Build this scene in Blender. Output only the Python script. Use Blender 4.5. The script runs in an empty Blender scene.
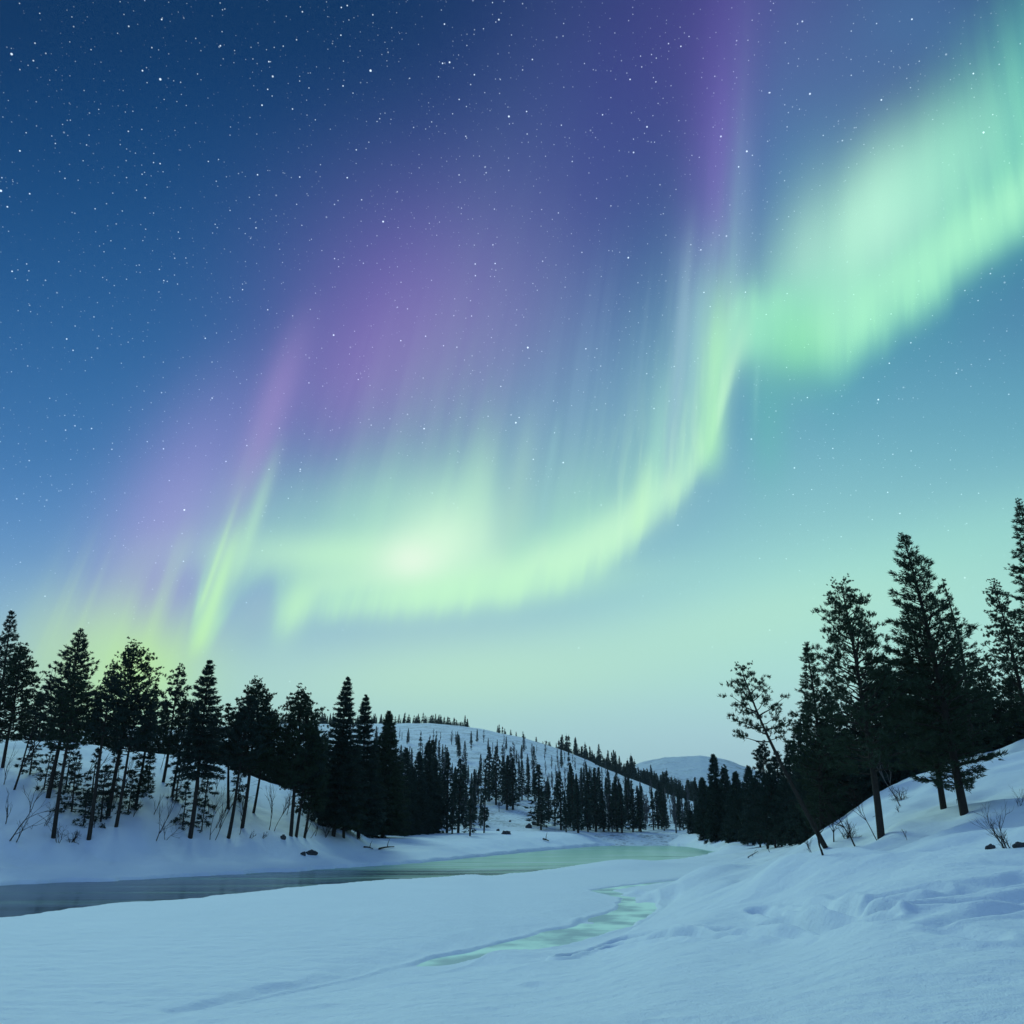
import bpy, bmesh, math, random
import numpy as np
from mathutils import Vector, Matrix, noise as mnoise

# ------------------------------------------------------------------ camera
FPX = 760.0                      # focal length in picture widths/1024
HORIZON = 826.0
PITCH = math.atan((HORIZON - 512.0) / FPX)
CAM_Z = 4.0                      # metres above the river
scene = bpy.context.scene
cam_data = bpy.data.cameras.new('camera')
cam = bpy.data.objects.new('camera', cam_data)
scene.collection.objects.link(cam)
cam.location = (0, 0, CAM_Z)
cam.rotation_euler = (math.radians(90) + PITCH, 0, 0)
cam_data.sensor_width = 36.0
cam_data.lens = 36.0 * FPX / 1024.0
cam_data.clip_start = 0.1
cam_data.clip_end = 30000.0
scene.camera = cam

scene.view_settings.view_transform = 'Standard'
scene.view_settings.look = 'None'
scene.view_settings.gamma = 1.0
scene.view_settings.exposure = 0.0
scene.cycles.max_bounces = 6
scene.cycles.transparent_max_bounces = 16

# soft glow of the aurora high in the north-west: one very wide sun lamp
sun_data = bpy.data.lights.new('aurora_glow', 'SUN')
sun_data.energy = 1.5; sun_data.angle = math.radians(24); sun_data.color = (0.60, 1.0, 0.86)
sun = bpy.data.objects.new('aurora_glow', sun_data); scene.collection.objects.link(sun)
SUN_AZ, SUN_EL = math.radians(-28), math.radians(39)
sun.rotation_euler = (math.radians(90) - SUN_EL, 0, math.pi - SUN_AZ)

# ------------------------------------------------------------------ night sky with aurora (world shader, by direction)
world = bpy.data.worlds.new('World')
scene.world = world
world.use_nodes = True
WT = world.node_tree
for n in list(WT.nodes):
    WT.nodes.remove(n)

def lin(c):
    out = []
    for v in c:
        v = v / 255.0
        out.append(v / 12.92 if v <= 0.04045 else ((v + 0.055) / 1.055) ** 2.4)
    return tuple(out)

class Val:
    """a float socket with arithmetic"""
    def __init__(s, sock): s.s = sock
    def __add__(a, b): return m('ADD', a, b)
    __radd__ = __add__
    def __sub__(a, b): return m('SUBTRACT', a, b)
    def __rsub__(a, b): return m('SUBTRACT', b, a)
    def __mul__(a, b): return m('MULTIPLY', a, b)
    __rmul__ = __mul__
    def __truediv__(a, b): return m('DIVIDE', a, b)
    def __rtruediv__(a, b): return m('DIVIDE', b, a)

def put(inp, v):
    if isinstance(v, Val): WT.links.new(v.s, inp)
    elif hasattr(v, 'links') or hasattr(v, 'is_linked'): WT.links.new(v, inp)
    else: inp.default_value = v

def m(op, *args, clamp=False):
    n = WT.nodes.new('ShaderNodeMath'); n.operation = op; n.use_clamp = clamp
    for i, a in enumerate(args): put(n.inputs[i], a)
    return Val(n.outputs[0])

def vdot(vec, c):
    n = WT.nodes.new('ShaderNodeVectorMath'); n.operation = 'DOT_PRODUCT'
    WT.links.new(vec, n.inputs[0]); n.inputs[1].default_value = c
    return Val(n.outputs['Value'])

def comb(x, y, z=0.0):
    n = WT.nodes.new('ShaderNodeCombineXYZ')
    put(n.inputs[0], x); put(n.inputs[1], y); put(n.inputs[2], z)
    return n.outputs[0]

def sstep(x, a, b):
    n = WT.nodes.new('ShaderNodeMapRange'); n.interpolation_type = 'SMOOTHSTEP'; n.clamp = True
    put(n.inputs[0], x); put(n.inputs[1], a); put(n.inputs[2], b)
    return Val(n.outputs[0])

def noise1(vec, scale, detail=2.0, rough=0.5):
    n = WT.nodes.new('ShaderNodeTexNoise'); n.noise_dimensions = '2D'
    WT.links.new(vec, n.inputs['Vector'])
    n.inputs['Scale'].default_value = scale; n.inputs['Detail'].default_value = detail
    n.inputs['Roughness'].default_value = rough
    return Val(n.outputs[0])

def curve(x, pts, lo, hi, vlo, vhi):
    """piecewise smooth function given by (x, value) points"""
    n = WT.nodes.new('ShaderNodeFloatCurve')
    c = n.mapping.curves[0]
    q = [((a - lo) / (hi - lo), (b - vlo) / (vhi - vlo)) for a, b in pts]
    while len(c.points) < len(q): c.points.new(0.5, 0.5)
    for p, (a, b) in zip(c.points, q):
        p.location = (a, b); p.handle_type = 'AUTO_CLAMPED'
    n.mapping.update()
    put(n.inputs['Value'], m('MULTIPLY', x - lo, 1.0 / (hi - lo), clamp=True))
    return Val(n.outputs[0]) * (vhi - vlo) + vlo

def ramp(x, stops, lo, hi):
    n = WT.nodes.new('ShaderNodeValToRGB'); r = n.color_ramp; r.interpolation = 'B_SPLINE'
    while len(r.elements) < len(stops): r.elements.new(0.5)
    for e, (p, c) in zip(r.elements, stops):
        e.position = (p - lo) / (hi - lo); e.color = (*lin(c), 1)
    put(n.inputs[0], m('MULTIPLY', x - lo, 1.0 / (hi - lo), clamp=True))
    return n.outputs[0]

def mix(fac, a, b):
    n = WT.nodes.new('ShaderNodeMix'); n.data_type = 'RGBA'; n.clamp_factor = True
    put(n.inputs[0], fac)
    for i, c in ((6, a), (7, b)):
        if isinstance(c, tuple): n.inputs[i].default_value = (*c, 1)
        else: WT.links.new(c, n.inputs[i])
    return n.outputs[2]

def gauss(x, c, w):
    d = (x - c) * (1.0 / w)
    return m('EXPONENT', d * d * -1.0)

coord = WT.nodes.new('ShaderNodeTexCoord')
D = coord.outputs['Generated']
cp, sp = math.cos(PITCH), math.sin(PITCH)
# chart of the northern sky: great circles (auroral rays) are straight lines on it
fw = m('MAXIMUM', vdot(D, (0, cp, sp)), 0.12)
U = vdot(D, (1, 0, 0)) / fw * FPX + 512.0
V = 512.0 - vdot(D, (0, -sp, cp)) / fw * FPX
VPX, VPY = 820.0, -1200.0        # magnetic zenith: where the rays converge
R = (U - VPX) / m('MAXIMUM', V - VPY, 200.0) * (600.0 - VPY) + VPX     # ray coordinate
RV = comb(R * 0.01, V * 0.0012)

def blob(u, v, ru, rv, ang=0.0):
    a = math.radians(ang); c, s = math.cos(a), math.sin(a)
    uv = UV
    x = (vdot(uv, (c / ru, s / ru, 0)) - (u * c + v * s) / ru)
    y = (vdot(uv, (-s / rv, c / rv, 0)) - (-u * s + v * c) / rv)
    return m('EXPONENT', (x * x + y * y) * -1.0)
UV = comb(U, V)

# clear sky
sky_l = ramp(V, [(0, (5, 46, 92)), (140, (9, 60, 112)), (300, (32, 87, 144)), (450, (57, 114, 171)),
                 (560, (98, 147, 200)), (650, (158, 198, 212)), (740, (176, 220, 218)), (850, (182, 222, 222))], -40, 900)
sky_r = ramp(V, [(0, (40, 58, 112)), (200, (54, 88, 142)), (330, (80, 140, 174)), (430, (104, 168, 188)),
                 (520, (138, 196, 202)), (600, (172, 230, 214)), (680, (176, 226, 218)), (740, (178, 216, 224)), (850, (180, 212, 226))], -40, 900)
col = mix(sstep(U, 300.0, 860.0), sky_l, sky_r)
col = mix(blob(230, -10, 330, 60) * 0.35, col, lin((6, 48, 90)))

rays = noise1(RV, 4.0, 3.0, 0.5)          # fine pencils
rays2 = noise1(RV, 1.6, 1.0, 0.4)          # broad ones
rayf = sstep(rays, 0.32, 0.72)
rayb = sstep(rays2, 0.25, 0.75)

# violet upper fringe
col = mix(blob(590, 170, 120, 170, 15) * 0.5, col, lin((62, 68, 142)))
col = mix(blob(440, 335, 150, 150, -20) * 0.72, col, lin((124, 98, 176)))
col = mix(blob(360, 385, 110, 75, -40) * 0.42, col, lin((150, 118, 190)))
col = mix(gauss(R, 145.0, 72.0) * sstep(V, 310.0, 550.0) * sstep(V, 740.0, 600.0) * 0.72, col, lin((158, 145, 212)))
col = mix(gauss(R, 207.0, 22.0) * sstep(V, 280.0, 410.0) * sstep(V, 600.0, 450.0) * 0.45, col, lin((168, 140, 205)))
col = mix(blob(735, 30, 170, 150, 0) * 0.4, col, lin((80, 66, 142)))
col = mix(blob(812, 165, 62, 110, 22) * 0.5, col, lin((92, 150, 182)))
col = mix(gauss(R, 694.0, 42.0) * sstep(V, -90.0, 150.0) * sstep(V, 420.0, 200.0) * (0.78 + 0.2 * rayf), col, lin((108, 84, 176)))
col = mix(gauss(R, 717.0, 14.0) * sstep(V, 60.0, 200.0) * sstep(V, 430.0, 330.0) * 0.3, col, lin((128, 158, 200)))
col = mix(blob(750, 20, 70, 150, 10) * 0.5, col, lin((84, 70, 148)))
col = mix(blob(850, 60, 100, 100, 0) * 0.35, col, lin((84, 112, 165)))

# veil between the curtains
col = mix(blob(610, 440, 120, 90, -30) * 0.5, col, lin((112, 150, 190)))
col = mix(blob(760, 200, 40, 170, 8) * 0.4, col, lin((85, 135, 178)))

tall = sstep(noise1(comb(R * 0.01, V * 0.0004), 5.0, 2.0, 0.5), 0.42, 0.7)
col = mix(tall * sstep(R, 470.0, 540.0) * sstep(R, 700.0, 650.0) * sstep(V, 200.0, 420.0) * sstep(V, 600.0, 480.0) * 0.16, col, lin((140, 176, 205)))
col = mix(tall * sstep(R, 235.0, 300.0) * sstep(R, 520.0, 460.0) * sstep(V, 240.0, 400.0) * sstep(V, 600.0, 480.0) * 0.07, col, lin((160, 160, 205)))
# right-hand band: teal glow, green body, bright core
edgeR = curve(R, [(700, 398), (728, 356), (760, 350), (800, 362), (836, 372), (880, 346), (964, 296), (1075, 226), (1200, 140)], 700, 1200, 0, 500)
above = edgeR - V + (rayb - 0.5) * 22.0
inR = sstep(R, 700.0, 735.0)
diag = sstep((U - 728.0) * 0.8 + (V - 330.0) * 0.6, -30.0, 80.0)
body = diag * sstep(above, -24.0, 44.0) * m('EXPONENT', m('MAXIMUM', above - 30.0, 0.0) * (-1.0 / 120.0))
col = mix(sstep(above, -90.0, 90.0) * m('EXPONENT', m('MAXIMUM', above, 0.0) * (-1.0 / 200.0)) * inR * diag * 0.6, col, lin((72, 165, 172)))
col = mix(blob(1032, 120, 50, 130, 15) * 0.75, col, lin((72, 170, 174)))
col = mix(blob(930, 20, 90, 70, 0) * 0.5, col, lin((76, 124, 168)))
col = mix(body * inR * (0.68 + 0.3 * rayf), col, lin((134, 222, 188)))
col = mix(blob(866, 222, 120, 56, -44) * (0.62 + 0.26 * rayb), col, lin((192, 248, 220)))
col = mix(blob(945, 165, 90, 44, -42) * 0.5, col, lin((160, 236, 206)))
col = mix(blob(985, 235, 70, 24, -32) * 0.6, col, lin((160, 238, 198)))
col = mix(gauss(above, 34.0, 26.0) * sstep(R, 690.0, 722.0) * (0.4 + 0.3 * rayf), col, lin((168, 242, 202)))
col = mix(blob(756, 330, 44, 18, -40) * 0.7, col, lin((158, 230, 200)))
col = mix(blob(775, 325, 62, 26, -38) * 0.6, col, lin((150, 226, 196)))
col = mix(blob(900, 275, 120, 20, -36) * 0.55, col, lin((172, 244, 204)))
col = mix(blob(835, 300, 60, 26, -70) * 0.4, col, lin((170, 240, 205)))
col = mix(blob(800, 345, 34, 42, 0) * 0.45, col, lin((120, 212, 160)))
col = mix(blob(768, 425, 22, 60, 0) * 0.32, col, lin((100, 192, 172)))
col = mix(gauss(R, 748.0, 3.0) * sstep(V, 340.0, 380.0) * sstep(V, 450.0, 380.0) * 0.25, col, lin((140, 205, 200)))

# main curtain: sharp lower border, pencils above it
edge = curve(R, [(180, 560), (196, 606), (210, 652), (226, 648), (244, 596), (262, 590), (290, 634), (320, 616), (400, 612), (470, 606), (538, 590),
                 (600, 566), (645, 530), (680, 494), (703, 448), (716, 396), (735, 366), (800, 350)], 150, 800, 300, 700)
up = edge - V + (rayf - 0.5) * 12.0
amp = curve(R, [(170, 0.0), (188, 0.1), (200, 0.7), (212, 0.8), (232, 0.45), (262, 0.3), (300, 0.62), (360, 0.9), (440, 1.0), (520, 1.0), (600, 0.95), (660, 0.9),
                (700, 0.95), (718, 0.5), (745, 0.0)], 150, 800, 0, 1)
hgt = curve(R, [(170, 60), (205, 60), (240, 60), (300, 75), (400, 100), (480, 92), (520, 76), (580, 70), (650, 80), (690, 90), (740, 80)], 150, 800, 0, 300)
bot = sstep(up, -14.0, 30.0)
tail = m('EXPONENT', m('MAXIMUM', up - 24.0, 0.0) / hgt * -1.0)
col = mix(bot * m('EXPONENT', m('MAXIMUM', up, 0.0) / hgt * -0.7) * amp * sstep(R, 215.0, 300.0) * 0.42, col, lin((138, 186, 202)))
col = mix(bot * tail * amp * (0.62 + 0.38 * rayf), col, lin((178, 240, 200)))

col = mix(gauss(up, 26.0, 24.0) * amp * sstep(R, 270.0, 320.0) * 0.6, col, lin((206, 251, 210)))
# brightest folds
col = mix(blob(390, 515, 160, 52, -5) * 0.55, col, lin((172, 226, 202)))
col = mix(blob(340, 555, 125, 24, 0) * 0.75, col, lin((196, 246, 206)))
col = mix(blob(440, 545, 60, 44, -35) * 0.85, col, lin((208, 250, 216)))
col = mix(blob(590, 545, 80, 22, -30) * 0.55, col, lin((198, 248, 210)))
col = mix(blob(425, 552, 60, 26, -18) * 0.4, col, lin((226, 253, 226)))
col = mix(blob(412, 562, 26, 20, 0) * 0.7, col, lin((236, 253, 232)))
col = mix(blob(460, 592, 140, 20, -6) * 0.8, col, lin((196, 250, 206)))
col = mix(blob(258, 612, 17, 30, 18) * 0.75, col, lin((150, 184, 206)))
col = mix(blob(345, 596, 46, 12, -8) * 0.3, col, lin((160, 214, 204)))
col = mix(blob(296, 604, 16, 36, 22) * 0.6, col, lin((196, 248, 200)))
col = mix(blob(520, 465, 20, 66, 8) * 0.42, col, lin((108, 138, 190)))
col = mix(blob(478, 490, 14, 60, 10) * 0.35, col, lin((190, 238, 206)))
col = mix(gauss(R, 214.0, 9.0) * sstep(V, 500.0, 590.0) * sstep(V, 668.0, 636.0) * 0.8, col, lin((196, 250, 190)))
col = mix(gauss(R, 203.0, 3.5) * sstep(V, 470.0, 590.0) * sstep(V, 622.0, 596.0) * 0.6, col, lin((200, 252, 190)))
col = mix(gauss(R, 228.0, 8.0) * sstep(V, 420.0, 540.0) * sstep(V, 610.0, 560.0) * 0.55, col, lin((185, 236, 200)))
col = mix(gauss(R, 686.0, 30.0) * sstep(V, 210.0, 330.0) * sstep(V, 510.0, 440.0) * (0.18 + 0.42 * rayf), col, lin((146, 200, 204)))
col = mix(gauss(R, 676.0, 8.0) * sstep(V, 230.0, 380.0) * sstep(V, 510.0, 460.0) * 0.5, col, lin((170, 228, 206)))
col = mix(gauss(R, 642.0, 12.0) * sstep(V, 330.0, 470.0) * sstep(V, 530.0, 490.0) * 0.45, col, lin((172, 232, 206)))
col = mix(gauss(R, 698.0, 16.0) * sstep(V, 250.0, 360.0) * sstep(V, 492.0, 440.0) * 0.85, col, lin((176, 242, 190)))
col = mix(gauss(R, 657.0, 8.0) * sstep(V, 180.0, 340.0) * sstep(V, 520.0, 420.0) * 0.36, col, lin((170, 205, 215)))
col = mix(gauss(R, 668.0, 7.0) * sstep(V, 380.0, 440.0) * sstep(V, 500.0, 460.0) * 0.35, col, lin((180, 236, 205)))
col = mix(gauss(R, 672.0, 26.0) * sstep(V, 190.0, 300.0) * sstep(V, 500.0, 420.0) * (0.2 + 0.3 * rayf), col, lin((130, 170, 198)))
col = mix(gauss(R, 497.0, 14.0) * sstep(V, 380.0, 480.0) * sstep(V, 570.0, 520.0) * 0.35, col, lin((178, 226, 200)))
col = mix(gauss(R, 528.0, 5.0) * sstep(V, 400.0, 450.0) * sstep(V, 540.0, 500.0) * 0.3, col, lin((150, 200, 205)))
col = mix(gauss(R, 632.0, 9.0) * sstep(V, 440.0, 500.0) * sstep(V, 545.0, 520.0) * 0.5, col, lin((196, 248, 200)))

pen = sstep(noise1(RV, 9.0, 2.0, 0.5), 0.45, 0.7)
col = mix(pen * bot * m('EXPONENT', m('MAXIMUM', up, 0.0) * (-1.0 / 70.0)) * sstep(R, 540.0, 620.0) * sstep(R, 730.0, 700.0) * 0.4, col, lin((205, 250, 214)))
lowr = sstep(noise1(comb(R * 0.01, V * 0.0004), 3.2, 2.0, 0.5), 0.4, 0.68)
col = mix(lowr * sstep(R, 20.0, 80.0) * sstep(R, 205.0, 180.0) * sstep(V, 500.0, 640.0) * sstep(V, 760.0, 680.0) * 0.45, col, lin((192, 232, 190)))
# yellow-green glow low in the west, pale glow in the north
col = mix(blob(130, 670, 80, 54, 0) * 0.95, col, lin((194, 242, 158)))
col = mix(blob(70, 660, 60, 60, 0) * 0.5, col, lin((185, 222, 176)))
col = mix(gauss(R, 120.0, 22.0) * sstep(V, 520.0, 640.0) * sstep(V, 760.0, 660.0) * 0.35, col, lin((186, 230, 186)))
col = mix(blob(450, 675, 230, 44, -3) * 0.6, col, lin((198, 242, 206)))
col = mix(blob(760, 620, 230, 34, -12) * 0.55, col, lin((184, 232, 208)))
col = mix(blob(980, 540, 160, 40, -16) * 0.4, col, lin((160, 224, 208)))

# stars
def star_layer(scale, rad, keep, gain, seed):
    n = WT.nodes.new('ShaderNodeTexVoronoi'); n.voronoi_dimensions = '3D'
    mp = WT.nodes.new('ShaderNodeVectorMath'); mp.operation = 'ADD'; mp.inputs[1].default_value = seed
    WT.links.new(D, mp.inputs[0]); WT.links.new(mp.outputs[0], n.inputs['Vector'])
    n.inputs['Scale'].default_value = scale; n.inputs['Randomness'].default_value = 1.0
    d = Val(n.outputs['Distance']) * (1.0 / scale)
    sep = WT.nodes.new('ShaderNodeSeparateColor'); WT.links.new(n.outputs['Color'], sep.inputs[0])
    rnd, rnd2 = Val(sep.outputs[0]), Val(sep.outputs[1])
    on = m('GREATER_THAN', rnd, 1.0 - keep)
    br = rnd2 * rnd2 * rnd2 * 0.9 + 0.1
    return sstep(d, rad, rad * 0.3) * on * br * gain
st = star_layer(40.0, 0.0014, 1.0, 3.0, (3.1, 1.7, 0.4)) + star_layer(100.0, 0.0010, 0.85, 1.7, (0.2, 5.3, 1.1)) + star_layer(200.0, 0.0008, 0.85, 0.9, (4.2, 0.3, 7.1))
veil = sstep(V, 780.0, 480.0) * 0.85 + 0.08
lumn = WT.nodes.new('ShaderNodeRGBToBW'); WT.links.new(col, lumn.inputs[0])
veil = veil * m('MAXIMUM', 1.0 - Val(lumn.outputs[0]) * 1.1, 0.12)
starc = mix(st * veil, (0, 0, 0), (0.78, 0.92, 1.0))
addn = WT.nodes.new('ShaderNodeMix'); addn.data_type = 'RGBA'; addn.blend_type = 'ADD'
addn.inputs[0].default_value = 1.0
WT.links.new(col, addn.inputs[6]); WT.links.new(starc, addn.inputs[7])
front = addn.outputs[2]

# unseen half of the sky behind the viewer: blue brightened to light the snow
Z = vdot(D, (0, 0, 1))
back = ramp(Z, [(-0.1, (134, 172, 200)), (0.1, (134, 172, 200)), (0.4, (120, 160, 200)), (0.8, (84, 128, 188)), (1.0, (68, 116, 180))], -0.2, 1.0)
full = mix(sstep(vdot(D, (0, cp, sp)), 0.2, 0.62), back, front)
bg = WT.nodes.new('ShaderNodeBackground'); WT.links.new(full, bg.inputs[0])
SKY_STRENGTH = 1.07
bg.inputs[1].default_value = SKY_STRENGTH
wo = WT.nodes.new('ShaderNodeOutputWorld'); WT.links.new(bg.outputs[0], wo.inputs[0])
world.cycles.sampling_method = 'MANUAL'
world.cycles.sample_map_resolution = 512

# ------------------------------------------------------------------ helpers
COL = scene.collection
rng = np.random.default_rng(7)
random.seed(7)

def tag(o, label=None, cat=None, group=None, kind=None):
    if label: o['label'] = label
    if cat: o['category'] = cat
    if group: o['group'] = group
    if kind: o['kind'] = kind
    return o

def slope_of(py):
    b = (512.0 - py) / FPX
    return (sp + b * cp) / (cp - b * sp)
def s_of(px, py):
    b = (512.0 - py) / FPX
    return (px - 512.0) / FPX / (cp - b * sp)
def sh(pxh):                      # azimuth slope of a column measured at the horizon
    return s_of(pxh, HORIZON)

def mesh_obj(name, verts, faces, mats, parent=None, smooth=False, matidx=None):
    me = bpy.data.meshes.new(name)
    verts = np.asarray(verts, dtype=np.float32)
    if isinstance(faces, np.ndarray) and faces.ndim == 2:
        k = faces.shape[1]; nf = len(faces)
        me.vertices.add(len(verts)); me.vertices.foreach_set('co', verts.ravel())
        me.loops.add(nf * k); me.loops.foreach_set('vertex_index', faces.astype(np.int32).ravel())
        me.polygons.add(nf)
        me.polygons.foreach_set('loop_start', np.arange(nf, dtype=np.int32) * k)
        me.polygons.foreach_set('loop_total', np.full(nf, k, dtype=np.int32))
        me.update(calc_edges=True)
    else:
        me.from_pydata(verts.tolist(), [], faces)
    for mt in (mats if isinstance(mats, (list, tuple)) else [mats]): me.materials.append(mt)
    if smooth: me.polygons.foreach_set('use_smooth', np.ones(len(me.polygons), dtype=bool))
    if matidx is not None: me.polygons.foreach_set('material_index', np.asarray(matidx, dtype=np.int32))
    me.validate()
    o = bpy.data.objects.new(name, me); COL.objects.link(o)
    if parent: o.parent = parent
    return o

# gradient noise, vectorised
_P = rng.permutation(512); _P = np.concatenate([_P, _P])
_G = rng.normal(size=(512, 2)); _G /= np.linalg.norm(_G, axis=1)[:, None]
def pn(x, y):
    xi = np.floor(x).astype(int); yi = np.floor(y).astype(int)
    xf = x - xi; yf = y - yi
    u = xf ** 3 * (xf * (xf * 6 - 15) + 10); v = yf ** 3 * (yf * (yf * 6 - 15) + 10)
    def g(ix, iy, dx, dy):
        h = _P[(_P[ix & 511] + iy) & 511]
        return _G[h, 0] * dx + _G[h, 1] * dy
    a = g(xi, yi, xf, yf); b = g(xi + 1, yi, xf - 1, yf)
    c = g(xi, yi + 1, xf, yf - 1); d = g(xi + 1, yi + 1, xf - 1, yf - 1)
    return (a + u * (b - a)) + v * ((c + u * (d - c)) - (a + u * (b - a)))
def fbm(x, y, o=4):
    t = 0.0; a = 1.0
    for i in range(o):
        t = t + a * pn(x * 2 ** i + 13.7 * i, y * 2 ** i - 7.3 * i); a *= 0.5
    return t
def ss(x, a, b):
    t = np.clip((x - a) / (b - a), 0, 1); return t * t * (3 - 2 * t)

# ------------------------------------------------------------------ materials
def new_mat(name):
    mt = bpy.data.materials.new(name); mt.use_nodes = True
    nt = mt.node_tree; return mt, nt, nt.nodes['Principled BSDF']
def N(nt, t, **kw):
    n = nt.nodes.new(t)
    for k, v in kw.items():
        if k in n.inputs: n.inputs[k].default_value = v
        else: setattr(n, k, v)
    return n
def pos_node(nt):
    return nt.nodes.new('ShaderNodeNewGeometry').outputs['Position']

def snow_material(name, c1, c2, bump_scales, stretch=(1, 1, 1), strength=1.0):
    mt, nt, bs = new_mat(name)
    L = nt.links.new
    mp = N(nt, 'ShaderNodeMapping'); mp.inputs['Scale'].default_value = stretch
    L(pos_node(nt), mp.inputs[0])
    n1 = N(nt, 'ShaderNodeTexNoise', Scale=0.25, Detail=5.0); L(mp.outputs[0], n1.inputs['Vector'])
    mx = N(nt, 'ShaderNodeMix', data_type='RGBA'); L(n1.outputs[0], mx.inputs[0])
    mx.inputs[6].default_value = (*c1, 1); mx.inputs[7].default_value = (*c2, 1)
    L(mx.outputs[2], bs.inputs['Base Color'])
    bs.inputs['Roughness'].default_value = 0.75
    bs.inputs['Specular IOR Level'].default_value = 0.25
    prev = None
    for sc_, dist in bump_scales:
        nz = N(nt, 'ShaderNodeTexNoise', Scale=sc_, Detail=4.0, Roughness=0.6); L(mp.outputs[0], nz.inputs['Vector'])
        bp = N(nt, 'ShaderNodeBump', Strength=strength, Distance=dist); L(nz.outputs[0], bp.inputs['Height'])
        if prev: L(prev.outputs[0], bp.inputs['Normal'])
        prev = bp
    L(prev.outputs[0], bs.inputs['Normal'])
    return mt
def scrub(mt, scale, lo, hi, dark, zs=0.35):
    nt = mt.node_tree; L = nt.links.new; bs = nt.nodes['Principled BSDF']
    src = bs.inputs['Base Color'].links[0].from_socket
    mp = N(nt, 'ShaderNodeMapping'); mp.inputs['Scale'].default_value = (1, 1, zs); L(pos_node(nt), mp.inputs[0])
    a = N(nt, 'ShaderNodeTexNoise', Scale=scale, Detail=6.0, Roughness=0.75); L(mp.outputs[0], a.inputs['Vector'])
    b = N(nt, 'ShaderNodeTexNoise', Scale=scale * 0.12, Detail=2.0); L(mp.outputs[0], b.inputs['Vector'])
    s_ = N(nt, 'ShaderNodeMath', operation='MULTIPLY_ADD'); L(b.outputs[0], s_.inputs[0]); s_.inputs[1].default_value = 0.5; L(a.outputs[0], s_.inputs[2])
    rp = N(nt, 'ShaderNodeMapRange', interpolation_type='SMOOTHSTEP'); L(s_.outputs[0], rp.inputs[0]); rp.inputs[1].default_value = lo; rp.inputs[2].default_value = hi
    mx = N(nt, 'ShaderNodeMix', data_type='RGBA'); L(rp.outputs[0], mx.inputs[0]); L(src, mx.inputs[6]); mx.inputs[7].default_value = (*dark, 1)
    L(mx.outputs[2], bs.inputs['Base Color'])
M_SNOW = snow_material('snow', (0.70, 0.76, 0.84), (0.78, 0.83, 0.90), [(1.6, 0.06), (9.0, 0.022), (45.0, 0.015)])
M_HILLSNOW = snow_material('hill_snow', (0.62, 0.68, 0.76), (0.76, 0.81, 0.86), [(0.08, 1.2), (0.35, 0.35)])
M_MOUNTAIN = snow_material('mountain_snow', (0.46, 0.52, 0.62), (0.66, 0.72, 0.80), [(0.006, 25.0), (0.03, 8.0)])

scrub(M_HILLSNOW, 0.8, 0.72, 0.95, (0.22, 0.24, 0.26))
scrub(M_MOUNTAIN, 0.035, 0.74, 0.92, (0.20, 0.23, 0.28))

def plain_mat(name, c1, c2, rough=0.9, scale=6.0, bump=0.01):
    mt, nt, bs = new_mat(name); L = nt.links.new
    n1 = N(nt, 'ShaderNodeTexNoise', Scale=scale, Detail=4.0)
    tc = N(nt, 'ShaderNodeTexCoord'); L(tc.outputs['Object'], n1.inputs['Vector'])
    mx = N(nt, 'ShaderNodeMix', data_type='RGBA'); L(n1.outputs[0], mx.inputs[0])
    mx.inputs[6].default_value = (*c1, 1); mx.inputs[7].default_value = (*c2, 1)
    L(mx.outputs[2], bs.inputs['Base Color']); bs.inputs['Roughness'].default_value = rough
    bs.inputs['Specular IOR Level'].default_value = 0.2
    if bump:
        bp = N(nt, 'ShaderNodeBump', Strength=0.8, Distance=bump); L(n1.outputs[0], bp.inputs['Height']); L(bp.outputs[0], bs.inputs['Normal'])
    return mt
M_BARK = plain_mat('dark_bark', (0.018, 0.015, 0.013), (0.045, 0.036, 0.03), scale=9.0)
M_PALEBARK = plain_mat('birch_bark', (0.10, 0.09, 0.085), (0.22, 0.20, 0.19), scale=7.0)
M_NEEDLE = plain_mat('needles', (0.018, 0.034, 0.020), (0.040, 0.062, 0.034), scale=1.3, bump=0)
M_NEEDLE2 = plain_mat('blue_green_needles', (0.016, 0.032, 0.026), (0.034, 0.056, 0.044), scale=1.1, bump=0)
M_ROCK = plain_mat('dark_rock', (0.03, 0.032, 0.035), (0.09, 0.09, 0.095), scale=4.0, bump=0.04)

# ------------------------------------------------------------------ land form
def col_curve(pts, inverse=True, z=0.0):
    """(px, py) outline on the plane z -> function of azimuth slope giving depth"""
    S = np.array([s_of(a, b) for a, b in pts]); Y = np.array([(z - CAM_Z) / slope_of(b) for a, b in pts])
    I = 1.0 / Y
    k0 = (I[1] - I[0]) / (S[1] - S[0])
    def f(s):
        v = np.interp(s, S, I)
        v = np.where(s < S[0], I[0] + k0 * (s - S[0]), v)
        return 1.0 / np.clip(v, 1e-4, 0.2)
    return f
river_far = col_curve([(0, 886), (150, 879), (300, 871), (420, 863), (480, 857), (540, 851), (600, 846), (660, 845), (690, 847), (722, 853)])
river_near = col_curve([(0, 925), (60, 918), (110, 911), (200, 904), (260, 896), (330, 889), (400, 884), (480, 878), (560, 870), (600, 867), (650, 862), (690, 859), (722, 853.2)])
S_END = s_of(721, 853)
bank_edge = col_curve([(100, 1030), (190, 1010), (300, 992), (350, 985), (410, 973), (500, 968), (560, 957), (610, 944), (650, 918), (690, 889), (722, 866), (745, 850)], z=0.45)

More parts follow.
